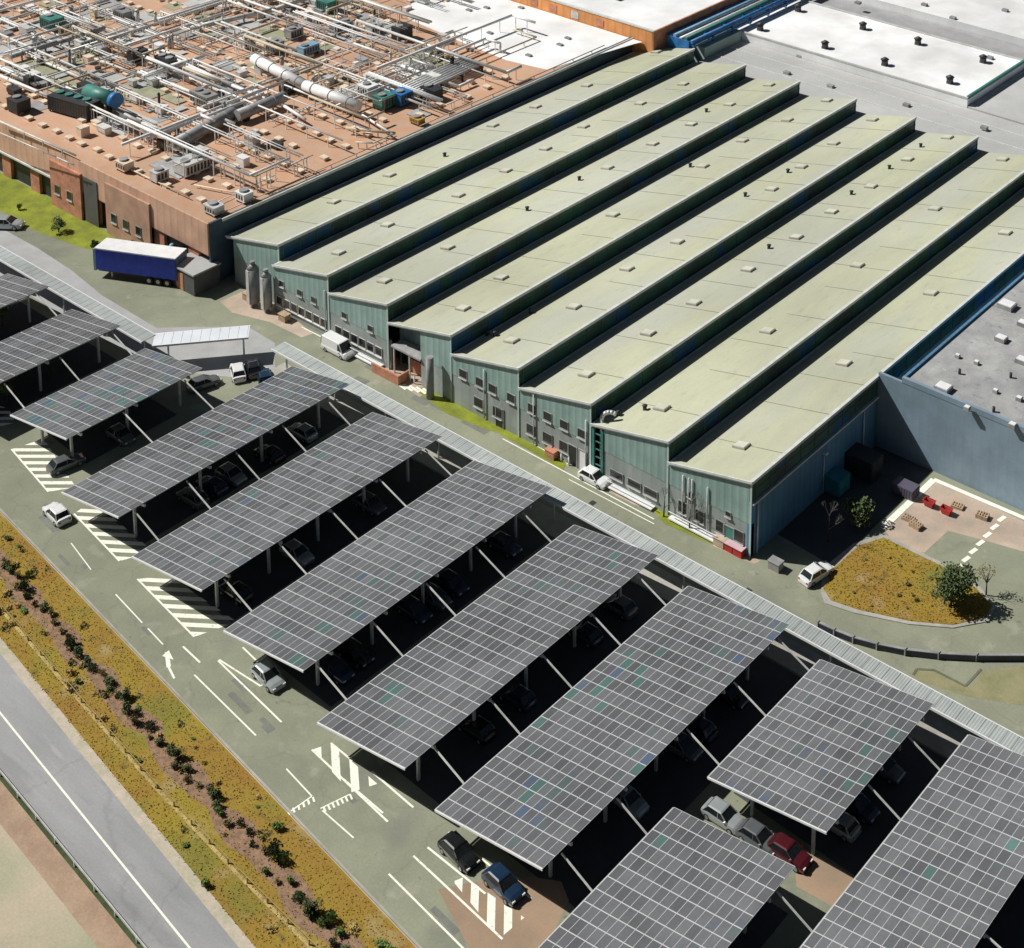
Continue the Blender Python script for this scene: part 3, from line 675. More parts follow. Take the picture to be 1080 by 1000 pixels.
# big ducts, machines: things of their own standing on the roof
def unit(name, label, cat, x, y, w, d, h, m, rz=0, z=FZ, cap=None, leg=.3, grp=None):
    t = thing(name, label, cat, (x, y, z), rz, grp); mb = MB()
    c = .06
    mb.box(-w/2, -d/2, leg, w/2, d/2, leg+h); mb.box(-w/2-.05, -d/2-.05, leg+h, w/2+.05, d/2+.05, leg+h+.08)
    mb.build('casing', m, t, world=False)
    mb = MB()
    for k in range(max(2, int(w/.5))):
        mb.box(-w/2+.2+k*.5, -d/2-.02, leg+.25, -w/2+.5+k*.5, -d/2-.001, leg+h-.2)
    mb.build('louvre', darkm, t, world=False)
    mb = MB()
    for a in (-1, 1):
        for b in (-1, 1): mb.box(a*(w/2-.2)-.08, b*(d/2-.2)-.08, 0, a*(w/2-.2)+.08, b*(d/2-.2)+.08, leg)
    mb.build('base_frame', darkm, t, world=False)
    for k in range(max(1, int(w/1.7))):
        mb = MB(); xx = -w/2+.85+k*1.7; mb.cyl((xx, 0, leg+h+.08), (xx, 0, leg+h+.32), min(.55, d*.4), n=12); mb.build('fan_cowl', cap or greym, t, world=False)
    return t
q = G(80, 112, FZ+1); unit('cooling_unit', 'big black and teal cooling unit near the left edge of the brown roof', 'cooling unit', q.x, q.y, 7.5, 3.0, 2.0, darkm, rz=rad(10), cap=tealm)
q = G(98, 100, FZ+3); t = thing('duct_hood', 'teal duct hood with a blue end on top of the dark cooling area', 'duct', (q.x, q.y+1, FZ)); 
mb = MB(); mb.cyl((-3, 0, 2.4), (2.2, .6, 2.4), 1.0, n=14); mb.build('barrel', tealm, t, world=False); MB().cyl((2.2, .6, 2.4), (3.1, .7, 2.4), 1.05, n=14).build('end_cap', bluem, t, world=False)
MB().box(-2.5, -.3, 0, -2.2, .3, 1.6).box(1.5, 0, 0, 1.8, .6, 1.6).build('support', darkm, t, world=False)
def ductth(label, pts, r, m, nm='air_duct', z=FZ+1.1, n=12):
    P_ = [G(a, b, z) for a, b in pts]; t = thing(nm, label, 'duct', (P_[0].x, P_[0].y, FZ))
    mb = MB()
    for a, b in zip(P_, P_[1:]): mb.cyl(a, b, r, n=n)
    mb.build('tube', m, t)
    mb = MB()
    for a, b in zip(P_, P_[1:]):
        L = (b-a).length; k = max(1, int(L/3))
        for j in range(k):
            p = a.lerp(b, (j+.5)/k); d = (b-a).normalized(); mb.cyl(p-d*.08, p+d*.08, r*1.08, n=n)
            mb.box(p.x-.1, p.y-.1, FZ, p.x+.1, p.y+.1, p.z-r*.8)
    mb.build('collar', greym, t)
    return t
ductth('fat grey duct running up the brown roof from its near corner', [(185, 152), (246, 119)], .85, greym)
ductth('short fat grey duct lying beside the long white duct', [(250, 122), (300, 102)], .8, greym, z=FZ+1.3)
ductth('broad white duct crossing the middle of the brown roof', [(268, 62), (322, 90), (378, 112)], .75, whitem, z=FZ+1.9)
ductth('pale curved duct between the grey duct and the roof centre', [(150, 82), (180, 70), (215, 60)], .35, offwhite)
ductth('thin grey duct near the top left corner of the brown roof', [(10, 60), (60, 45), (110, 30)], .4, greym)
ductth('long pale duct along the upper part of the brown roof', [(200, 30), (290, 10), (330, -5)], .4, offwhite)
ductth('grey duct curving around the dark cooling unit', [(120, 125), (150, 136), (172, 142), (186, 132)], .42, greym)
# bank of parallel tubes
q = G(420, 92, FZ+1.2); q2 = G(492, 60, FZ+1.2)
t = thing('tube_bank', 'bank of parallel silver tubes on a rack on the brown roof', 'heat exchanger', (q.x, q.y, FZ))
for k in range(7):
    off = Vector((k*.62, -k*.14, 0)); MB().cyl(q+off, q2+off, .2, n=8).build('tube', steel, t)
mb = MB()
for f_ in (.05, .35, .65, .95):
    p = q.lerp(q2, f_); mb.box(p.x-.3, p.y-.12, FZ+.75, p.x+4.2, p.y+.12, FZ+.95); mb.box(p.x-.2, p.y-.1, FZ, p.x, p.y+.1, FZ+.75); mb.box(p.x+3.9, p.y-.1, FZ, p.x+4.1, p.y+.1, FZ+.75)
mb.build('rack', darkm, t)
for px, py, lab, m, w, d, h in [(405, 108, 'round teal fan unit beside the tube bank', tealm, 2.4, 2, 1.6), (424, 104, 'blue and silver unit beside the tube bank', bluem, 2.4, 2.2, 1.6),
      (455, 98, 'dark unit at the near end of the tube bank', darkm, 3, 1.6, 1.3), (388, 98, 'white round fan housing left of the teal fan unit', whitem, 2.2, 2, 1.7),
      (105, 178, None, None, 0, 0, 0), (202, 175, 'silver cooler with framed fans near the front of the brown roof', steel, 3.6, 2.8, 1.4),
      (168, 185, 'small silver box unit left of the framed cooler', offwhite, 1.8, 1.5, 1.2), (115, 180, 'brown box housing on the front part of the brown roof', vm, 2, 1.4, 1.0),
      (210, 225, 'small pale unit at the front corner of the brown roof', offwhite, 2.2, 1.2, .8), (270, 212, 'white unit at the right edge of the brown roof', whitem, 1.8, 1.4, 1.0),
      (235, 237, 'silver tank box at the corner next to the hall', steel, 2.0, 1.5, .9), (55, 25, 'dark teal plant room at the top left', tealm, 3, 2.4, 1.6),
      (345, 8, 'dark green plant box at the top of the brown roof', tealm, 2.8, 2.2, 1.8), (325, 52, 'light blue topped unit on the far brown roof', lblue, 3, 1.6, 1.2),
      (424, 36, 'black unit at the edge of the white roof', darkm, 2.6, 2.0, 1.8), (290, 50, 'round grey tank among the far pipes', greym, 2, 2, 1.5),
      (145, 60, 'dark grey unit among the upper pipes', darkm, 2.6, 1.6, 1.5), (175, 66, 'black machine right of the upper dark grey unit', darkm, 3.4, 1.5, 1.3),
      (20, 112, 'black machine at the far left of the brown roof', darkm, 2.6, 2.0, 1.6), (215, 105, 'dark framed machine behind the fat grey duct', greym, 4, 1.8, 1.5),
      (310, 35, 'grey fan unit near the top of the brown roof', greym, 2.4, 1.6, 1.3), (360, 28, 'grey twin fan box beyond the light blue unit', greym, 3.4, 1.7, 1.2),
      (90, 45, 'pale box unit in the upper left pipework', offwhite, 2.6, 1.7, 1.1), (30, 80, 'pale flat unit near the left edge', offwhite, 3.2, 2.0, 1.0),
      (260, 45, 'white box unit right of the upper pipes', whitem, 2.0, 1.6, 1.2), (130, 15, 'grey unit at the top edge of the pipework', greym, 3, 1.8, 1.2),
      (395, 30, 'silver unit left of the black unit', steel, 2.4, 1.5, 1.1), (440, 125, 'orange topped skid at the end of the tube bank', mat('ochre', (.45, .27, .06)), 1.8, 1.2, .6)]:
    if lab:
        q = G(px, py, FZ+.8); q.x = min(q.x, -10.9-w*.75); q.y = max(q.y, 1.4); unit('rooftop_unit', lab, 'rooftop unit', q.x, q.y, w, d, h, m, rz=rad(R.choice((0, 0, 90))), grp='units on the brown roof')
# blue pipe rack behind the orange building
t = thing('pipe_bridge', 'blue and silver pipe bridge at the top edge beside the orange building', 'pipe rack', (-3, 95, 0))
for k in range(5): MB().cyl((-5.4+k*1.1, 80, 8.6+.3*(k % 2)), (-5.4+k*1.1, 118, 8.6+.3*(k % 2)), .34, n=8).build('pipe', [bluem, lblue, steel, tealm, bluem][k], t)
mb = MB()
for y in range(80, 118, 5): mb.box(-5.8, y, 8.0, -.4, y+.3, 8.25); mb.box(-5.7, y, 0, -5.4, y+.3, 8.0); mb.box(-.8, y, 7.42, -.5, y+.3, 8.0)
mb.box(-5.75, 80, 7.85, -5.45, 116, 8.0); mb.box(-.75, 80, 7.85, -.5, 116, 8.0)
mb.build('rack', bluem, t)
MB().box(-5.6, 79.75, 5, -1.2, 79.95, 8.8).build('end_panel', bluem, t)

# tall silos against the hall corner
for q, lab, r, h in [(G(268, 322), 'left of the two tall grey silos at the corner of the hall', .72, 5.4), (G(282, 328), 'right of the two tall grey silos at the corner of the hall', .6, 5.1)]:
    t = thing('silo', lab, 'silo', (q.x, q.y, 0), 0, 'silos at the hall corner')
    MB().cyl((0, 0, .5), (0, 0, h-.6), r, n=20).cyl((0, 0, h-.6), (0, 0, h), r, r*.3, n=20).build('shell', greym, t, world=False)
    mb = MB()
    for a in range(4): w = a*math.pi/2+.4; mb.box(math.cos(w)*r*.8-.08, math.sin(w)*r*.8-.08, 0, math.cos(w)*r*.8+.08, math.sin(w)*r*.8+.08, .5)
    mb.build('leg', steel, t, world=False)
    MB().box(-.25, -r-.1, .5, .25, -r-.02, h-.6).build('ladder', steel, t, world=False)
    MB().cyl((0, 0, h), (0, 0, h+.3), .3, n=10).build('lid', greym, t, world=False)
# low lean-to shed by the truck
q = G(196, 305); sh = thing('lean_to_shed', 'low flat roofed grey shed against the brown plant behind the blue trailer', 'shed', (q.x, q.y, 0))
MB().box(-2.3, -.4, 0, 2.3, 3.2, 2.7).build('wall', mat('shed_wall', (.10, .10, .10), .7), sh, world=False)
MB().box(-2.5, -.6, 2.7, 2.5, 3.3, 2.9).build('roof', greyroof, sh, world=False)
MB().box(-1.2, -.45, .05, .2, -.402, 2.2).build('door', brickm, sh, world=False)
q = G(178, 285); t = thing('gas_tank', 'slim light blue upright tank next to the lean to shed', 'tank', (q.x, q.y+.6, 0)); MB().cyl((0, 0, .2), (0, 0, 2.9), .5, n=14).cyl((0, 0, 2.9), (0, 0, 3.3), .5, .15, n=14).build('vessel', lblue, t, world=False)
MB().box(-.5, -.5, 0, .5, .5, .2).build('plinth', concrete, t, world=False)

# ------------------------------------------------------------------ solar carports
PW_T, GAP = .05, .0
def panel_mesh(w, l):
    mb = MB(); e = .021; g = .036
    mb.mi = 0; mb.box(-w/2+e, -l/2+g, .0, w/2-e, l/2-g, .036)
    mb.mi = 1
    mb.box(-w/2+.004, -l/2+.004, -.01, w/2-.004, -l/2+g, .042); mb.box(-w/2+.004, l/2-g, -.01, w/2-.004, l/2-.004, .042)
    mb.box(-w/2+.004, -l/2+g, -.01, -w/2+e, l/2-g, .042); mb.box(w/2-e, -l/2+g, -.01, w/2-.004, l/2-g, .042)
    return mb
ZL, ZH = 2.8, 4.4
CARPORTS = []; CI = {}
def carport(idx, NL, NR, FL, label, rows=None, trim=True, brace=True):
    """NL/NR near corners, FL far left corner, as 3D points (low side left)"""
    # low side along X-, high side along X+
    e1 = (NR-NL); wid = e1.length; e1.normalize(); e2 = (FL-NL); ln = e2.length
    e2 = (e2-e1*e2.dot(e1)).normalized(); n = e1.cross(e2)
    t = thing('solar_carport', label, 'solar carport', (NL.x, NL.y, 0), 0, 'solar panel carports in the car park')
    CI[t.name] = idx
    B = Matrix(((e1.x, e2.x, n.x), (e1.y, e2.y, n.y), (e1.z, e2.z, n.z))).to_4x4()
    org = NL-Vector(t.location)
    nc = max(1, round(wid/.78)); nr = max(1, round(ln/1.27)); pw = wid/nc; pl = ln/nr
    cells = [(i, j) for i in range(nc) for j in range(nr)]
    def wp(i, j): return org+e1*((i+.5)*pw)+e2*((j+.5)*pl)
    def vis(p):
        q = p+Vector(t.location)-CAM; k = q.dot(_f); a = PX+FPX*q.dot(_r)/k; b = PY-FPX*q.dot(_u)/k
        return -5 < a < 1085 and -5 < b < 1005
    cells.sort(key=lambda c: (not vis(wp(*c)), (wp(*c)+Vector(t.location)-CAM).length))
    me = None
    for k, (i, j) in enumerate(cells[:100]):
        if me is None:
            o = panel_mesh(pw, pl).build('solar_panel', [panelglass, frame]); me = o.data
        else:
            o = bpy.data.objects.new('solar_panel', me); COL.objects.link(o)
        o.parent = t; Mx = B.copy(); Mx.translation = wp(i, j); o.matrix_local = Mx
    if len(cells) > 100:
        mb = MB()
        for i, j in cells[100:]:
            Mx = B.copy(); Mx.translation = wp(i, j)
            e = .021; g = .036; w, l = pw, pl
            mb.mi = 0; mb.box(-w/2+e, -l/2+g, .0, w/2-e, l/2-g, .036, Mx)
            mb.mi = 1
            mb.box(-w/2+.004, -l/2+.004, -.01, w/2-.004, -l/2+g, .042, Mx); mb.box(-w/2+.004, l/2-g, -.01, w/2-.004, l/2-.004, .042, Mx)
            mb.box(-w/2+.004, -l/2+g, -.01, -w/2+e, l/2-g, .042, Mx); mb.box(w/2-e, -l/2+g, -.01, w/2-.004, l/2-g, .042, Mx)
        tag(mb.build('solar_panel', [panelglass, frame], t, world=False), kind='stuff')
    # steelwork: purlins, rafters, columns, struts, deck
    def L2(u, v, d=0): return org+e1*u+e2*v+n*d
    mb = MB()
    for k in range(6):
        u = .3+k*(wid-.6)/5; mb.beam(L2(u, .05, -.12), L2(u, ln-.05, -.12), .08, .14)
    mb.build('purlin', steel, t, world=False)
    nb = max(2, round(ln/6.1)); ys = [ln*(.10+.80*k/(nb-1)) for k in range(nb)]
    for v in ys:
        MB().beam(L2(.05, v, -.33), L2(wid-.05, v, -.33), .16, .26).build('rafter', steel, t, world=False)
        for u in (wid*.28, wid*.80):
            p = L2(u, v, -.46); MB().box(p.x-.11, p.y-.11, 0, p.x+.11, p.y+.11, p.z).build('column', steel, t, world=False)
    mb = MB(); mb.beam(L2(-.02, -.06, -.02), L2(wid+.02, -.06, -.02), .07, .16); mb.build('end_trim', whitem, t, world=False)
    mb = MB(); mb.beam(L2(-.08, 0, -.08), L2(-.08, ln, -.08), .12, .12); mb.build('gutter', steel, t, world=False)
    CARPORTS.append((t, org+Vector(t.location), e1, e2, n, wid, ln, ys)); return t
def cpx(idx, NL, NR, FR, FL, label):
    a = G(*NL, ZL); b = G(*NR, ZH); d = G(*FL, ZL); c = G(*FR, ZH)
    yn = (a.y+b.y)/2; yf_ = (c.y+d.y)/2; a.y = yn; b.y = yn; 
    # far corner: move along the mean of both long edges
    dx = ((d.x-a.x)+(c.x-b.x))/2; d = Vector((a.x+dx, yf_, ZL))
    return carport(idx, a, b, d, label)
cpx(3, (68, 518), (123, 547), (372, 408), (303, 383), 'solar carport third from the left edge, behind the moving white car')
cpx(4, (140, 587), (213, 623), (463, 465), (400, 432), 'solar carport with the striped triangle and blue shaded hatching at its near end')
cpx(5, (237, 665), (320, 708), (575, 515), (497, 482), 'solar carport ending beside the long thin painted wedge on the road')
cpx(6, (337, 761), (426, 812), (689, 592), (606, 546), 'large solar carport ending above the white barred marking and ladder marks')
cpx(7, (461, 853), (571, 918), (822, 660), (731, 615), 'largest solar carport, ending beside the two parked black cars')
cpx(8, (747, 820), (872, 878), (983, 748), (866, 690), 'short solar carport at the right, between the largest one and the corner one')
cpx(2, (17, 435), (65, 466), (213, 388), (153, 368), 'short solar carport near the left, with open ground beyond its far end')
a = G(710, 853, ZL); b = G(840, 913, ZH); a.y = b.y = (a.y+b.y)/2
carport(81, Vector((a.x, -58, ZL)), Vector((b.x, -58, ZH)), Vector((a.x, a.y, ZL)), 'solar carport cut by the bottom edge, in front of the parked red car')
a = G(1022, 775, ZL)
carport(9, Vector((a.x, -52, ZL)), Vector((a.x+10.1, -52, ZH)), Vector((a.x, a.y, ZL)), 'solar carport filling the bottom right corner')
a = G(83, 323, ZL); b = G(120, 347, ZH); y = (a.y+b.y)/2
carport(1, Vector((a.x, -34, ZL)), Vector((b.x, -34, ZH)), Vector((a.x, y, ZL)), 'solar carport cut by the left edge, left of the short one')
a = G(12, 287, ZL); b = G(48, 304, ZH); y = (a.y+b.y)/2
carport(0, Vector((a.x, -34, ZL)), Vector((b.x, -34, ZH)), Vector((a.x, y, ZL)), 'small visible tip of a solar carport at the far left edge')
carport(10, Vector((113.2, -52, ZL)), Vector((123, -52, ZH)), Vector((113.2, -8.3, ZL)), 'solar carport beyond the right edge of the view')
# diagonal braces from each carport's high edge down to the next one's low edge
CP = sorted(CARPORTS, key=lambda c: (c[1].x))
order = {id(c): c for c in CP}
for c in CP:
    t, org, e1, e2, n, wid, ln, ys = c
    # the carport to the left whose high edge is about 4 m away
    left = [d for d in CP if 2 < org.x-(d[1].x+d[5]) < 7 and not (d[1].y+d[6] < org.y or d[1].y > org.y+ln)]
    for d in left[:2]:
        for v in ys:
            p = org+e1*0+e2*v+n*-.16
            v2 = p.y-d[1].y
            if v2 < 0 or v2 > d[6]: continue
            q = d[1]+d[2]*(d[5]-.1)+d[3]*v2+d[4]*-.3
            loc = Vector(t.location)
            mb = MB(); mb.beam(p-loc, Vector((q.x, p.y, q.z))-loc, .10, .12); mb.build('brace', offwhite, t, world=False)

# covered walkway strip along the far ends of the carports
def walkway(label, a, b, w, z, m, posts=True, nm='covered_walkway'):
    a = Vector((*a, z)); b = Vector((*b, z)); d = (b-a).normalized(); nn = Vector((-d.y, d.x, 0))
    t = thing(nm, label, 'walkway canopy', (a.x, a.y, 0), 0); loc = Vector((a.x, a.y, 0)); L = (b-a).length
    mb = MB(); mb.beam(a+nn*.08, b+nn*.08, .1, .22); mb.beam(a+nn*(w-.05), b+nn*(w-.05), .1, .22); mb.build('edge_beam', whitem, t)
    mb = MB(); k = 0; s = 0.
    while s < L-.1:
        e = min(s+1.0, L); p0 = a+d*(s+.02)+nn*.14; p1 = a+d*(e-.02)+nn*.14; p2 = p1+nn*(w-.24); p3 = p0+nn*(w-.24)
        mb.face([p0+Vector((0, 0, .06)), p1+Vector((0, 0, .06)), p2+Vector((0, 0, .12)), p3+Vector((0, 0, .12))])
        mb.face([p3+Vector((0, 0, .05)), p2+Vector((0, 0, .05)), p1, p0])
        s += 1.0
    mb.build('roof_sheet', m, t)
    s = 1.5
    while s < L:
        p = a+d*s+nn*(w*.5); MB().box(p.x-.07, p.y-.07, 0, p.x+.07, p.y+.07, z-.1).build('post', steel, t)
        MB().beam(a+d*s+nn*.1+Vector((0, 0, -.08)), a+d*s+nn*(w-.1)+Vector((0, 0, -.08)), .08, .12).build('crossbar', steel, t)
        s += 8.0
    return t
striproof = ribbed('translucent_strip', (.44, .47, .45), .26, 'x', .5, depth=.22)
walkway('long pale ribbed walkway roof running behind the ends of the right hand carports', (10.6, -8.2), (128, -8.2), 1.85, 2.95, striproof)
walkway('pale walkway roof behind the left hand carports', (-60, -16.1), (-1.6, -16.1), 1.9, 2.95, striproof)
a = G(160, 366, 2.9); b = G(262, 357, 2.9)
walkway('white sloping link roof joining the two walkway roofs beside the open ground', (a.x, a.y), (b.x, b.y), 2.6, 2.9, mat('white_sheet', (.74, .77, .80), .4, var=.05))

# ------------------------------------------------------------------ vehicles
def car_proto(name, label, cat, bm, L=4.3, Wd=1.8, H=1.46, van=False, pickup=False):
    t = thing(name, label, cat)
    # lower body: stations along x (front = +x)
    hw = Wd/2
    if van: prof = [(-L/2, .75, .93), (-L/2+.1, 1.0, 1.0), (L/2-1.1, 1.02, 1.0), (L/2-.35, .95, .98), (L/2-.05, .72, .90), (L/2, .55, .86)]
    else: prof = [(-L/2, .66, .86), (-L/2+.12, .90, .96), (-L/2+.9, .95, 1.0), (0, .93, 1.0), (L/2-1.2, .90, 1.0), (L/2-.45, .82, .95), (L/2-.1, .66, .88), (L/2, .5, .80)]
    mb = MB(); mb.smooth = False; rings = []
    for x, zt, k in prof:
        w = hw*k; rings.append([(x, -w*.94, .20), (x, -w, .40), (x, -w, zt-.22), (x, -w*.93, zt-.05), (x, -w*.55, zt), (x, w*.55, zt), (x, w*.93, zt-.05), (x, w, zt-.22), (x, w, .40), (x, w*.94, .20)])
    for a, b in zip(rings, rings[1:]):
        for i in range(9): mb.face([a[i+1], a[i], b[i], b[i+1]])
        mb.face([a[0], a[9], b[9], b[0]])
    mb.face(rings[0]); mb.face(rings[-1][::-1])
    body = mb.build('body', bm, t, world=False)
    # greenhouse
    if van: b0, b1, t0, t1 = -L/2+.02, L/2-.75, -L/2+.1, L/2-1.45; zb = .98
    else: b0, b1, t0, t1 = -L/2+.35, L/2-1.15, -L/2+.85, L/2-1.95; zb = .86
    wb, wt = hw*.93, hw*.76 if not van else hw*.86
    base = [(b0, -wb, zb), (b1, -wb, zb), (b1, wb, zb), (b0, wb, zb)]; top = [(t0, -wt, H-.06), (t1, -wt, H-.06), (t1, wt, H-.06), (t0, wt, H-.06)]
    mb = MB()
    for i in range(4):
        j = (i+1) % 4; mb.face([base[i], base[j], top[j], top[i]])
    mb.build('window_band', bm if van else glass, t, world=False)
    mb = MB(); rt = [(t0-.05, -wt-.02, H-.06), (t1+.05, -wt-.02, H-.06), (t1+.05, wt+.02, H-.06), (t0-.05, wt+.02, H-.06)]
    r2 = [(t0+.15, -wt+.12, H), (t1-.12, -wt+.12, H), (t1-.12, wt-.12, H), (t0+.15, wt-.12, H)]
    for i in range(4):
        j = (i+1) % 4; mb.face([rt[i], rt[j], r2[j], r2[i]])
    mb.face(r2)   # roof with its pillars
    for i in range(4): mb.beam(base[i], top[i], .09, .06)
    for x in (0.0,) if not van else ():
        for s in (-1, 1): mb.beam((x-.1, s*wb, zb), (x-.15, s*wt, H-.06), .08, .05)
    mb.build('roof', bm, t, world=False)
    if van:
        mb = MB(); mb.face([(b1+.015, -wb+.1, zb+.05), (b1+.015, wb-.1, zb+.05), (t1+.04, wt-.1, H-.12), (t1+.04, -wt+.1, H-.12)]); mb.build('windscreen', glass, t, world=False)
        for s in (-1, 1):
            mb = MB(); mb.face([(b1-1.0, s*(wb+.012), zb+.08), (b1-.2, s*(wb+.012), zb+.08), (t1-.05, s*(wt+.02), H-.22), (b1-1.0, s*(wt+.02), H-.22)]); mb.build('side_window', glass, t, world=False)
    for sx in (-1, 1):
        for sy in (-1, 1):
            x = sx*L*.31; y = sy*(hw-.10)
            w = MB().cyl((x, y-.11, .31), (x, y+.11, .31), .31, n=14).build('wheel', rubber, t, world=False)
            MB().cyl((x, y+sy*.112-.004, .31), (x, y+sy*.112+.004, .31), .19, n=10).build('rim', rimm, w, world=False)
    for s in (-1, 1):
        MB().box(L/2-.14, s*hw*.62-.16, .50, L/2+.01, s*hw*.62+.16, .63).build('headlight', lampw, t, world=False)
        MB().box(-L/2-.01, s*hw*.68-.12, .55, -L/2+.12, s*hw*.68+.12, .72).build('tail_light', lampr, t, world=False)
        MB().box(L/2-1.5, s*(hw+.02)-.07, .86, L/2-1.32, s*(hw+.02)+.07, .98).build('mirror', bm, t, world=False)
    return t
cw = mat('car_white', (.78, .78, .77), .3, var=.02, spec=.5, coat=1); cb = mat('car_black', (.012, .013, .015), .25, var=.1, spec=.5, coat=1)
cs = mat('car_silver', (.42, .46, .46), .25, var=.03, metal=.3, coat=1); cbl = mat('car_navy', (.010, .032, .07), .3, var=.05, spec=.5, coat=1)
cr_ = mat('car_red', (.075, .008, .014), .3, var=.05, spec=.5, coat=1); cg = mat('car_grey', (.11, .12, .125), .3, var=.05, spec=.5, coat=1); ct = mat('car_teal', (.04, .20, .19), .25, var=.05)
A0 = rad(-6.2)
def place(p, px, py, rz, label, scale=None):
    q = G(px, py, 0); p.location = (q.x, q.y, .012); p.rotation_euler = (0, 0, rz); p['label'] = label
    p.scale = scale or (.82, .82, .82)
P_ = {}
for k, m in (('white', cw), ('black', cb), ('silver', cs), ('navy', cbl), ('red', cr_), ('grey', cg)):
    P_[k] = car_proto('parked_car', k, 'car', m)
van = car_proto('delivery_van', 'white delivery van parked on the drive in front of the hall', 'van', cw, L=5.2, Wd=1.95, H=2.15, van=True)
reg(None)
place(P_['white'], 60, 546, A0+math.pi, 'white car driving on the parking road between two striped triangles')
place(P_['black'], 484, 904, A0, 'black car with roof bars at the upper end of the bottom hatched bay')
place(P_['silver'], 763, 866, A0*0, 'silver car poking out from under the bottom edge carport'); 
place(P_['navy'], 531, 938, A0, 'dark blue green car at the lower end of the bottom hatched bay')
place(P_['red'], 832, 905, 0, 'dark red car at the end of the short row beside the tan paving')
place(P_['grey'], 70, 493, rad(80), 'dark grey car parked at the near end under the short left carport')
place(van, 357, 372, 0, 'white delivery van parked on the drive in front of the hall')
def cdup(k, px, py, rz, label, sc=None):
    q = G(px, py, 0); return dup(P_[k], (q.x, q.y, .012), rz, label, sc or (.82, .82, .82))
cdup('white', 627, 508, A0+.1, 'white car parked by the recess in the hall facade')
cdup('white', 861, 609, rad(79), 'white car parked at the corner between the dark hall side and the grass island')
cdup('white', 251, 396, rad(150), 'white car on the open ground behind the short left carport')
cdup('black', 267, 392, rad(150), 'black car beside the white one on the open ground')
cdup('navy', 279, 402, rad(150), 'dark blue car half under the carport on the open ground')
cdup('grey', 215, 408, rad(75), 'grey car at the far end of the shaded gap behind the short left carport')
cdup('silver', 283, 718, A0, 'silver car under the near end of the carport by the long painted wedge')
cdup('grey', 800, 889, 0, 'grey car between the silver and the red car')
cdup('silver', 8, 240, rad(35), 'silver car at the left edge below the lawn', (.95, .95, 1.0))
for k_ in list(P_): pass
# cars in the shade under the carports
cols = ['navy', 'grey', 'navy', 'black', 'grey', 'navy', 'silver', 'black']
ordn = ['first', 'second', 'third', 'fourth', 'fifth', 'sixth', 'seventh', 'eighth', 'ninth', 'tenth', 'eleventh', 'twelfth']
cpn = {2: 'the short left carport', 3: 'the carport behind the moving car', 4: 'the carport by the shaded hatching', 5: 'the carport by the long wedge', 6: 'the carport above the ladder marks', 7: 'the largest carport', 8: 'the short right carport'}
big = [c for c in CP if c[6] > 12]
for idx, cpt in enumerate(CP):
    t, org, e1, e2, n, wid, ln, ys = cpt
    if org.x > 97 or org.y < -50 or org.x < -3: continue
    lab = t['label'].split(',')[0].replace('solar carport', 'the carport', 1) if t['label'].startswith('solar') else 'the '+t['label'].split(',')[0]
    nslots = int((ln-3)/2.2)
    cnt = 0
    for k in range(nslots):
        if R.random() > .34 or k == 0: continue
        y = org.y+2.4+k*2.2; x = org.x+wid-1.9+R.uniform(-.3, .2)+e2.x*(y-org.y)
        c = R.choice(cols); cnt += 1
        o = dup(P_[c], (x, y, .012), R.choice((0, math.pi))+rad(R.uniform(-2, 2)), '%s car %s from the near end under %s' % (c, ordn[min(cnt-1, 11)], cpn.get(CI[t.name], 'the short left carport')))
        o['group'] = 'cars parked in the shade of the carports'
# articulated lorry with blue curtain trailer
q0 = G(100, 293); q1 = G(186, 305)
ang = math.atan2(q1.y-q0.y, q1.x-q0.x)
t = thing('lorry_trailer', 'parked blue curtain sided lorry trailer with a white roof beside the brown plant', 'trailer', (q0.x, q0.y, .012), ang)
TL = 10.9
MB().box(.3, .0, 1.15, TL, 2.5, 3.85).build('trailer_body', mat('curtain_blue', (.02, .06, .55), .5, var=.15, scale=1.5), t, world=False)
MB().box(.2, -.05, 3.85, TL+.05, 2.55, 4.0).build('trailer_roof', whitem, t, world=False)
MB().box(TL+.002, .05, 1.0, TL+.1, 2.45, 3.85).build('rear_door', mat('dull_blue', (.08, .16, .24), .5, var=.1), t, world=False)
MB().box(.4, .3, .85, TL, 2.2, 1.13).build('chassis', darkm, t, world=False)
MB().box(-.06, 0, 1.0, .28, 2.5, 3.8).build('headboard', lblue, t, world=False)
for y_ in (.5, 1.9): MB().box(1.9, y_, 0, 2.1, y_+.2, .9).build('landing_leg', steel, t, world=False)
for x in (7.2, 8.4, 9.6):
    for y in (.12, 2.2):
        w = MB().cyl((x, y, .5), (x, y+.28, .5), .5, n=14).build('wheel', rubber, t, world=False)
        MB().cyl((x, y-.01 if y < 1 else y+.285, .5), (x, y+.0 if y < 1 else y+.29, .5), .26, n=10).build('rim', rimm, w, world=False)

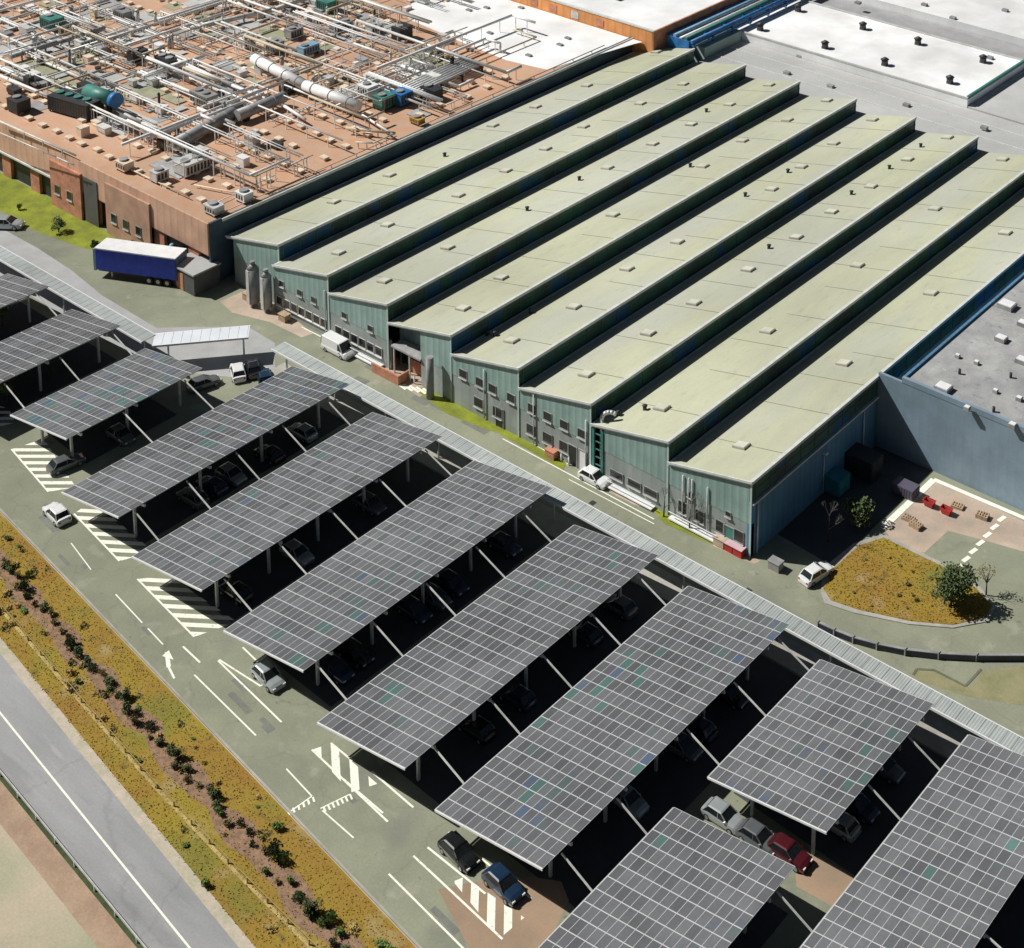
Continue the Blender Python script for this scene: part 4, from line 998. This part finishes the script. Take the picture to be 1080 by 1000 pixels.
# ------------------------------------------------------------------ fences and rails
def rail(name, label, cat, pts, h, m, post=2.0, bars=2, w=.05, solid=None):
    t = thing(name, label, cat, (pts[0][0], pts[0][1], 0)); P3 = [Vector((a[0], a[1], 0)) for a in pts]
    mbb = MB()
    for a, b in zip(P3, P3[1:]):
        for k in range(bars):
            z = h*(1-.45*k); mbb.beam(a+Vector((0, 0, z)), b+Vector((0, 0, z)), w, w*1.2 if not solid else solid)
    mbb.build('rail', m, t)
    if solid:
        pass
    L = 0
    for a, b in zip(P3, P3[1:]):
        seg = (b-a).length; s = (-L) % post
        while s < seg:
            p = a.lerp(b, s/seg); MB().box(p.x-.05, p.y-.05, 0, p.x+.05, p.y+.05, h-.02).build('post', m, t); s += post
        L += seg
    return t
fl = [(x, ly(x)-.15) for x in (0, 30, 60, 90)]
rail('crash_barrier', 'steel crash barrier along the left side of the main road', 'crash barrier', fl, .5, steel, post=3.0, bars=1, w=.06, solid=.2)
cv = [(863, 664), (880, 672), (900, 680), (925, 687), (955, 693), (990, 697), (1030, 699), (1095, 699)]
ct_ = thing('curved_wall', 'low curved dark retaining wall with a pale top rail in front of the grass island', 'retaining wall', (*G2(863, 664), 0))
mb = MB(); cap = MB()
cpts = [Vector(G2(a, b-2)) for a, b in cv]
for a, b in zip(cpts, cpts[1:]):
    mb.beam((a.x, a.y, .28), (b.x, b.y, .28), .22, .56); cap.beam((a.x, a.y, .6), (b.x, b.y, .6), .26, .07)
mb.build('panel', mat('navy_panel', (.035, .04, .075), .5, var=.3, scale=.8), ct_); cap.build('cap_rail', greym, ct_)
for k, p in enumerate(cpts): MB().box(p.x-.06, p.y-.16, 0, p.x+.06, p.y+.16, .72).build('post', greym, ct_)
# wire fence posts along the pale line on the verge
yl = [G2(22, 667), G2(90, 746), (G2(160, 826)), G2(250, 921), G2(345, 1016)]
yl = [(-40, yl[0][1]+(yl[0][0]+40)*.1155)]+yl+[(120, -55.6)]
rail('wire_fence', 'low straw coloured wire fence along the middle of the dry verge', 'fence', yl, .55, mat('straw_wire', (.42, .32, .12), .7, var=.1), post=2.5, bars=1, w=.035)
mb = MB()
for a, b in zip(yl, yl[1:]):
    mb.face([(a[0], a[1]-.16, .040), (b[0], b[1]-.16, .040), (b[0], b[1]+.10, .040), (a[0], a[1]+.10, .040)])
struct('worn_path', mb, mat('pale_straw', (.52, .39, .15), .95, var=.2, scale=1.2, fine=.3))

# ------------------------------------------------------------------ yard things
def pallet_stack(x, y, n, label, m=woodm, rz=0):
    t = thing('pallet_stack', label, 'pallets', (x, y, .02), rz, 'pallet stacks in the yard')
    for k in range(n):
        mb = MB(); z = k*.15
        for j in range(3): mb.box(-.6, -.4+j*.35, z, .6, -.3+j*.35, z+.09)
        for j in range(5): mb.box(-.6+j*.27, -.4, z+.09, -.48+j*.27, .4, z+.12)
        mb.build('pallet', m, t, world=False)
for k, (px, py) in enumerate([(958, 548), (966, 556), (1010, 535), (1036, 546)]):
    q = G(px, py); pallet_stack(q.x, q.y, 2+k % 2, ['stack of pallets at the left side of the yard', 'stack of pallets behind the first one at the left of the yard', 'pallet stack near the warehouse wall right of the red skips',
        'pallet stack in the middle of the warehouse wall', 'rightmost pallet stack at the warehouse wall', 'pallet stack closest to the grass island', 'pallet stack between two others at the warehouse wall'][k], rz=R.uniform(-.2, .2))
for px, py, lab in [(980, 534, 'left of the two small red skips in the yard'), (998, 542, 'right of the two small red skips in the yard')]:
    q = G(px, py); t = thing('skip', lab, 'skip', (q.x, q.y, .02), 0, 'red skips in the yard'); t.scale = (.6, .6, .6); mb = MB()
    b = [(-.7, -.45, .15), (.7, -.45, .15), (.7, .45, .15), (-.7, .45, .15)]; u = [(-1.0, -.6, 1.1), (1.0, -.6, 1.1), (1.0, .6, 1.1), (-1.0, .6, 1.1)]; ui = [(a*.9, b_*.85, 1.1) for a, b_, _ in u]; bi = [(a*.85, b_*.8, .25) for a, b_, _ in b]
    for i in range(4):
        j = (i+1) % 4; mb.face([b[i], b[j], u[j], u[i]]); mb.face([u[i], u[j], ui[j], ui[i]]); mb.face([ui[i], ui[j], bi[j], bi[i]])
    mb.face(b[::-1]); mb.face(bi); mb.build('bin', redm, t, world=False)
    MB().box(-.6, -.4, 0, -.4, .4, .15).box(.4, -.4, 0, .6, .4, .15).build('skid', darkm, t, world=False)
    MB().box(-.8, .45, .3, .8, .5, .9).build('side_panel', tealm, t, world=False)
for px, py, lab, m, sz in [(872, 512, 'teal container in the shade beside the hall', mat('container_teal', (.02, .22, .26), .5), (4.2, 2.0, 1.8)), (955, 521, 'small plum grey container near the yard gate', mat('plum', (.10, .09, .13), .6), (2.4, 1.4, 1.1)), (905, 497, 'dark container further back in the shade', darkm, (4.5, 2.2, 2.3))]:
    q = G(px, py); t = thing('container', lab, 'container', (q.x, q.y, .02)); w, d, h = sz; MB().box(-w/2, -d/2, .1, w/2, d/2, h).build('box', m, t, world=False)
    mb = MB()
    for k in range(int(w/.3)): mb.box(-w/2+.1+k*.3, -d/2-.04, .2, -w/2+.22+k*.3, -d/2-.002, h-.1)
    mb.build('corrugation', m, t, world=False); MB().box(w/2+.002, -d/2+.1, .2, w/2+.05, -.03, h-.1).box(w/2+.002, .03, .2, w/2+.05, d/2-.1, h-.1).build('door', m, t, world=False)
q = G(868, 520); t = thing('street_lamp', 'slim lamp post standing in the shade beside the hall', 'street lamp', (q.x, q.y, 0))
MB().cyl((0, 0, 0), (0, 0, 4.4), .08, .05).build('pole', steel, t, world=False); MB().box(-.25, -.2, 4.4, .35, .2, 4.55).build('lamp_head', whitem, t, world=False)
q = G(775, 583); t = thing('fire_cabinet', 'red cabinets at the foot of the near corner of the hall', 'cabinet', (q.x, q.y, .02)); MB().box(-1.0, -.35, 0, -.1, .3, .8).build('cabinet', redm, t, world=False); MB().box(.0, -.35, 0, 1.0, .3, .7).build('cabinet', redm, t, world=False)
MB().box(-1.1, -.45, .8, 1.1, .35, .86).build('shelf', mat('pinkish', (.6, .4, .42), .7), t, world=False)
for px, py, lab, m in [(760, 575, 'pale pink crate left of the red cabinets', conc_warm), (668, 520, 'tan crate by the seventh bay of the facade', woodm), (582, 482, 'stack of brown boxes at the fifth bay door', brickm), (300, 338, 'tan crates at the foot of the second bay', woodm), (262, 316, 'tan heap of boards by the silos', woodm), (818, 600, 'grey crate on the ground left of the corner car', greym)]:
    q = G(px, py); t = thing('crate', lab, 'crate', (q.x, q.y, .02)); MB().box(-.6, -.4, .1, .6, .4, .8).build('box', m, t, world=False); MB().box(-.6, -.4, 0, .6, -.3, .1).box(-.6, .3, 0, .6, .4, .1).build('skid', woodm, t, world=False)
    MB().box(-.66, -.46, .8, .66, .46, .88).build('lid', m, t, world=False)
# bollards near the hall entrance
for k, (px, py) in enumerate([(405, 385), (412, 389), (437, 405), (592, 487), (600, 491)]):
    q = G(px, py); o = MB().cyl((0, 0, 0), (0, 0, .9), .09, n=8).cyl((0, 0, .9), (0, 0, 1.0), .09, .03, n=8).build('bollard', whitem, None, loc=None); o.location = (q.x, q.y, .012)
    tag(o, 'short white bollard on the drive by the hall facade', 'bollard', 'bollards by the hall facade')

# ------------------------------------------------------------------ vegetation
def leafblob(rx, ry_, rz_, n, ls, rnd, zc=None, lump=5):
    """leaf faces scattered through lumpy volume; returns MB in local space with base at z=0"""
    mb = MB(); cs = []
    for k in range(lump):
        a = rnd.uniform(0, 6.28); r = rnd.uniform(.15, .62)
        cs.append((math.cos(a)*r*rx, math.sin(a)*r*ry_, (zc or rz_)+rnd.uniform(-.45, .5)*rz_, rnd.uniform(.38, .62)))
    for k in range(n):
        cx, cy, cz, s = rnd.choice(cs)
        d = Vector((rnd.gauss(0, 1), rnd.gauss(0, 1), rnd.gauss(0, 1))).normalized()*(rnd.random()**.4)
        p = Vector((cx+d.x*rx*s, cy+d.y*ry_*s, max(.05, cz+d.z*rz_*s)))
        u = Vector((rnd.gauss(0, 1), rnd.gauss(0, 1), rnd.gauss(0, .6))).normalized(); w = u.orthogonal().normalized()
        l = ls*rnd.uniform(.6, 1.3)
        mb.face([p-u*l*.5, p+w*l*.32, p+u*l*.5, p-w*l*.32])
    return mb
rv = random.Random(3)
def plantp(name, label, cat, loc, rx, rz_, n, ls, lm, group=None, trunk=.0, lump=6):
    t = thing(name, label, cat, loc, 0, group)
    b = leafblob(rx, rx, rz_, n, ls, rv, zc=trunk+rz_*.9, lump=lump); b.build('crown', lm, t, world=False)
    mb = MB(); mb.cyl((0, 0, 0), (0, 0, trunk+rz_*.6), .05+rx*.035, .03, n=6)
    for k in range(5):
        a = k*1.257+.4; mb.cyl((0, 0, trunk*.8+.15), (math.cos(a)*rx*.6, math.sin(a)*rx*.6, trunk+rz_*1.1), .03+rx*.012, .012, n=5)
    mb.build('trunk', bark, t, world=False)
    return t
protos = [plantp('shrub', 's', 'shrub', (0, 0, .03), .55, .42, 260, .16, leafd), plantp('shrub', 's', 'shrub', (0, 0, .03), .42, .36, 200, .15, leafg),
          plantp('shrub', 's', 'shrub', (0, 0, .03), .48, .30, 200, .15, leafy), plantp('shrub', 's', 'shrub', (0, 0, .03), .75, .62, 420, .18, leafd)]
reg(None)
used = set()
def putshrub(k, x, y, s, label, group):
    p = protos[k]
    if k in used: o = dup(p, (x, y, .03), rv.uniform(0, 6.28), label, (s, s, s*rv.uniform(.85, 1.15)))
    else: o = p; used.add(k); o.location = (x, y, .03); o.scale = (s, s, s); o['label'] = label
    o['group'] = group
x = -8.0
labs = ['small dark green shrub in the planted row along the verge', 'small bright green shrub in the planted row along the verge', 'small dry looking shrub in the planted row along the verge', 'large dark shrub in the planted row along the verge']
while x < 88:
    k = rv.choices((0, 1, 2, 3), (5, 1.2, 2.4, .7))[0]
    putshrub(k, x, by(x)-.25+rv.uniform(-.45, .45), rv.uniform(.7, 1.15), labs[k], 'shrubs in the planted row')
    x += rv.uniform(.65, 1.5)
for px, py, s, k in [(295, 912, 1.5, 1), (345, 975, 1.7, 1), (330, 965, 1.3, 3), (218, 934, 1.1, 1), (232, 857, 1.0, 1), (75, 684, 1.2, 3), (28, 610, 1.2, 1), (10, 600, 1.3, 2), (360, 985, 1.2, 1), (290, 905, 1.3, 3)]:
    q = G(px, py); putshrub(k, q.x, q.y, s, ['', 'rounded bright green bush on the dry verge', 'pale dry bush at the edge of the verge', 'dark rounded bush on the dry verge'][k], 'bushes on the verge')
for k in range(14):
    px = rv.uniform(885, 985); py = rv.uniform(590, 645); q = G(px, py); putshrub(2, q.x, q.y, rv.uniform(.4, .8), 'small dry tussock bush on the grass island', 'tussocks on the grass island')
q = G(1003, 640); plantp('pine_tree', 'dark bushy pine standing on the grass island at the right', 'tree', (q.x, q.y, .1), 2.5, 2.1, 3600, .26, leafd, trunk=.3, lump=12)
q = G(1040, 628); plantp('small_tree', 'thin sparse tree right of the pine at the kerb', 'tree', (q.x, q.y, .05), 1.2, 1.2, 260, .14, leafy, trunk=1.3)
for px, py, lab, s in [(3, 345, 'pale green young tree between the two leftmost carports', 1.2), (8, 425, 'bright green young tree beside the short left carport', 1.3), (52, 400, 'dark green young tree in the gap before the short left carport', 1.2), (62, 245, 'dark round bush on the lawn by the plant', 1.1), (33, 385, 'small green tree in the gap at the left edge', 1.0)]:
    q = G(px, py); plantp('young_tree', lab, 'tree', (q.x, q.y, .03), s, s*.95, 700, .2, leafd if 'dark' in lab else leafg, trunk=1.2 if 'tree' in lab else .1)
# bare trees on the verge at the hall front and in the shade
def bare(label, px, py, h):
    q = G(px, py); t = thing('bare_tree', label, 'tree', (q.x, q.y, .02)); tr = MB(); br = MB()
    tr.cyl((0, 0, 0), (.05, .03, h*.5), .09, .05, n=6)
    def grow(p, d, L, r, k):
        e = p+d*L; br.cyl(p, e, r, r*.55, n=5, cap=False)
        if k:
            for _ in range(3):
                nd = (d+Vector((rv.uniform(-.7, .7), rv.uniform(-.7, .7), rv.uniform(-.1, .5)))).normalized(); grow(e, nd, L*.66, r*.6, k-1)
    grow(Vector((.05, .03, h*.4)), Vector((0, 0, 1)), h*.22, .05, 4); grow(Vector((.05, .03, h*.3)), Vector((.6, .2, .7)).normalized(), h*.2, .035, 3)
    tr.build('trunk', bark, t, world=False); br.build('branch', mat('pale_bark', (.22, .20, .17), .9, var=.2), t, world=False)
bare('slender bare tree in front of the last bay of the facade', 727, 560, 4.6); bare('bare tree in the dark shade beside the hall', 873, 572, 4.5); bare('small bare tree on the grass strip by the facade', 700, 545, 3.2)
q = G(905, 555); plantp('shade_tree', 'dark leafy tree in the shade between the hall and the yard', 'tree', (q.x, q.y, .02), 1.9, 1.1, 1100, .3, leafd, trunk=.5, lump=7)
# hedge and lawn at the left by the plant
lw = [G2(*p) for p in [(-60, 160), (0, 182), (60, 212), (100, 236), (140, 262), (130, 268), (88, 262), (40, 245), (0, 222), (-60, 210)]]
struct('lawn', MB().sheet(lw, .02), lawn)
for k, (px, py) in enumerate([(100, 262), (120, 268), (140, 262), (20, 222), (150, 268), (170, 276)]):
    q = G(px, py); putshrub(1 if k % 2 else 0, q.x, q.y, 1.3, 'bushy green shrub at the edge of the lawn by the plant', 'shrubs by the lawn')
clm = [leafblob(.5, .4, .14, 90, .14, rv, zc=.12, lump=4) for _ in range(3)]
for ci, (cmb, cm_, cn) in enumerate(zip(clm, (leafg, leafy, mat('straw_leaves', (.42, .30, .10), .9, scale=1, island=.3)), ('low green weed clump on the dry verge', 'olive dry weed clump on the dry verge', 'pale straw clump on the dry verge'))):
    first = None
    for k in range((34, 40, 40)[ci]):
        x = rv.uniform(-6, 92); y = rv.uniform(ry(x)+1.2, ky(x)-.6)
        if first is None: first = cmb.build('weed_clump', cm_); o = first
        else: o = first.copy(); COL.objects.link(o)
        sc_ = rv.uniform(.5, 1.5); o.location = (x, y, .03); o.scale = (sc_*rv.uniform(.8, 1.8), sc_, sc_*rv.uniform(.6, 1.6)); o.rotation_euler = (0, 0, rv.uniform(-.5, .5))
        tag(o, cn, 'plant', ['green weed clumps on the verge', 'dry weed clumps on the verge', 'straw clumps on the verge'][ci])
# dark wood beyond the plant at the top left
mb = leafblob(26, 14, 5, 2600, 1.3, rv, zc=5, lump=16)
for i in range(len(mb.v)): mb.v[i] = (mb.v[i][0]-135, mb.v[i][1]+52, mb.v[i][2])
tag(mb.build('woodland', leafd), 'dark belt of trees beyond the plant at the top left corner', 'trees', kind='stuff')
# dry grass tufts: one mesh over the verge
mb = MB()
for k in range(20000):
    x = rv.uniform(-6, 96); top = ky(x)-.35; bot = ry(x)+.7; y = rv.uniform(bot, top)
    if rv.random() < .35 and abs(y-by(x)+.3) < .8: continue
    h = rv.uniform(.03, .10); a = rv.uniform(0, 3.14); w = rv.uniform(.03, .08); dx, dy = math.cos(a)*w, math.sin(a)*w
    mb.face([(x-dx, y-dy, .03), (x+dx, y+dy, .03), (x+rv.uniform(-.08, .08), y+rv.uniform(-.08, .08), .03+h)])
tag(mb.build('dry_grass', strawm), 'dry yellow brown grass covering the verge between the two roads', 'grass', kind='stuff')
mb = MB()
for k in range(4500):
    px = rv.uniform(868, 1046); py = rv.uniform(568, 660); q = G(px, py)
    inside = False; j = len(isl)-1
    for i in range(len(isl)):
        if (isl[i][1] > q.y) != (isl[j][1] > q.y) and q.x < (isl[j][0]-isl[i][0])*(q.y-isl[i][1])/(isl[j][1]-isl[i][1])+isl[i][0]: inside = not inside
        j = i
    if not inside: continue
    h = rv.uniform(.05, .14); a = rv.uniform(0, 3.14); w = rv.uniform(.03, .08); dx, dy = math.cos(a)*w, math.sin(a)*w
    mb.face([(q.x-dx, q.y-dy, .13), (q.x+dx, q.y+dy, .13), (q.x+.05, q.y, .13+h)])
tag(mb.build('dry_grass', strawm), 'dry brown grass on the kerbed island at the right', 'grass', kind='stuff')
print('objects', len(bpy.data.objects))
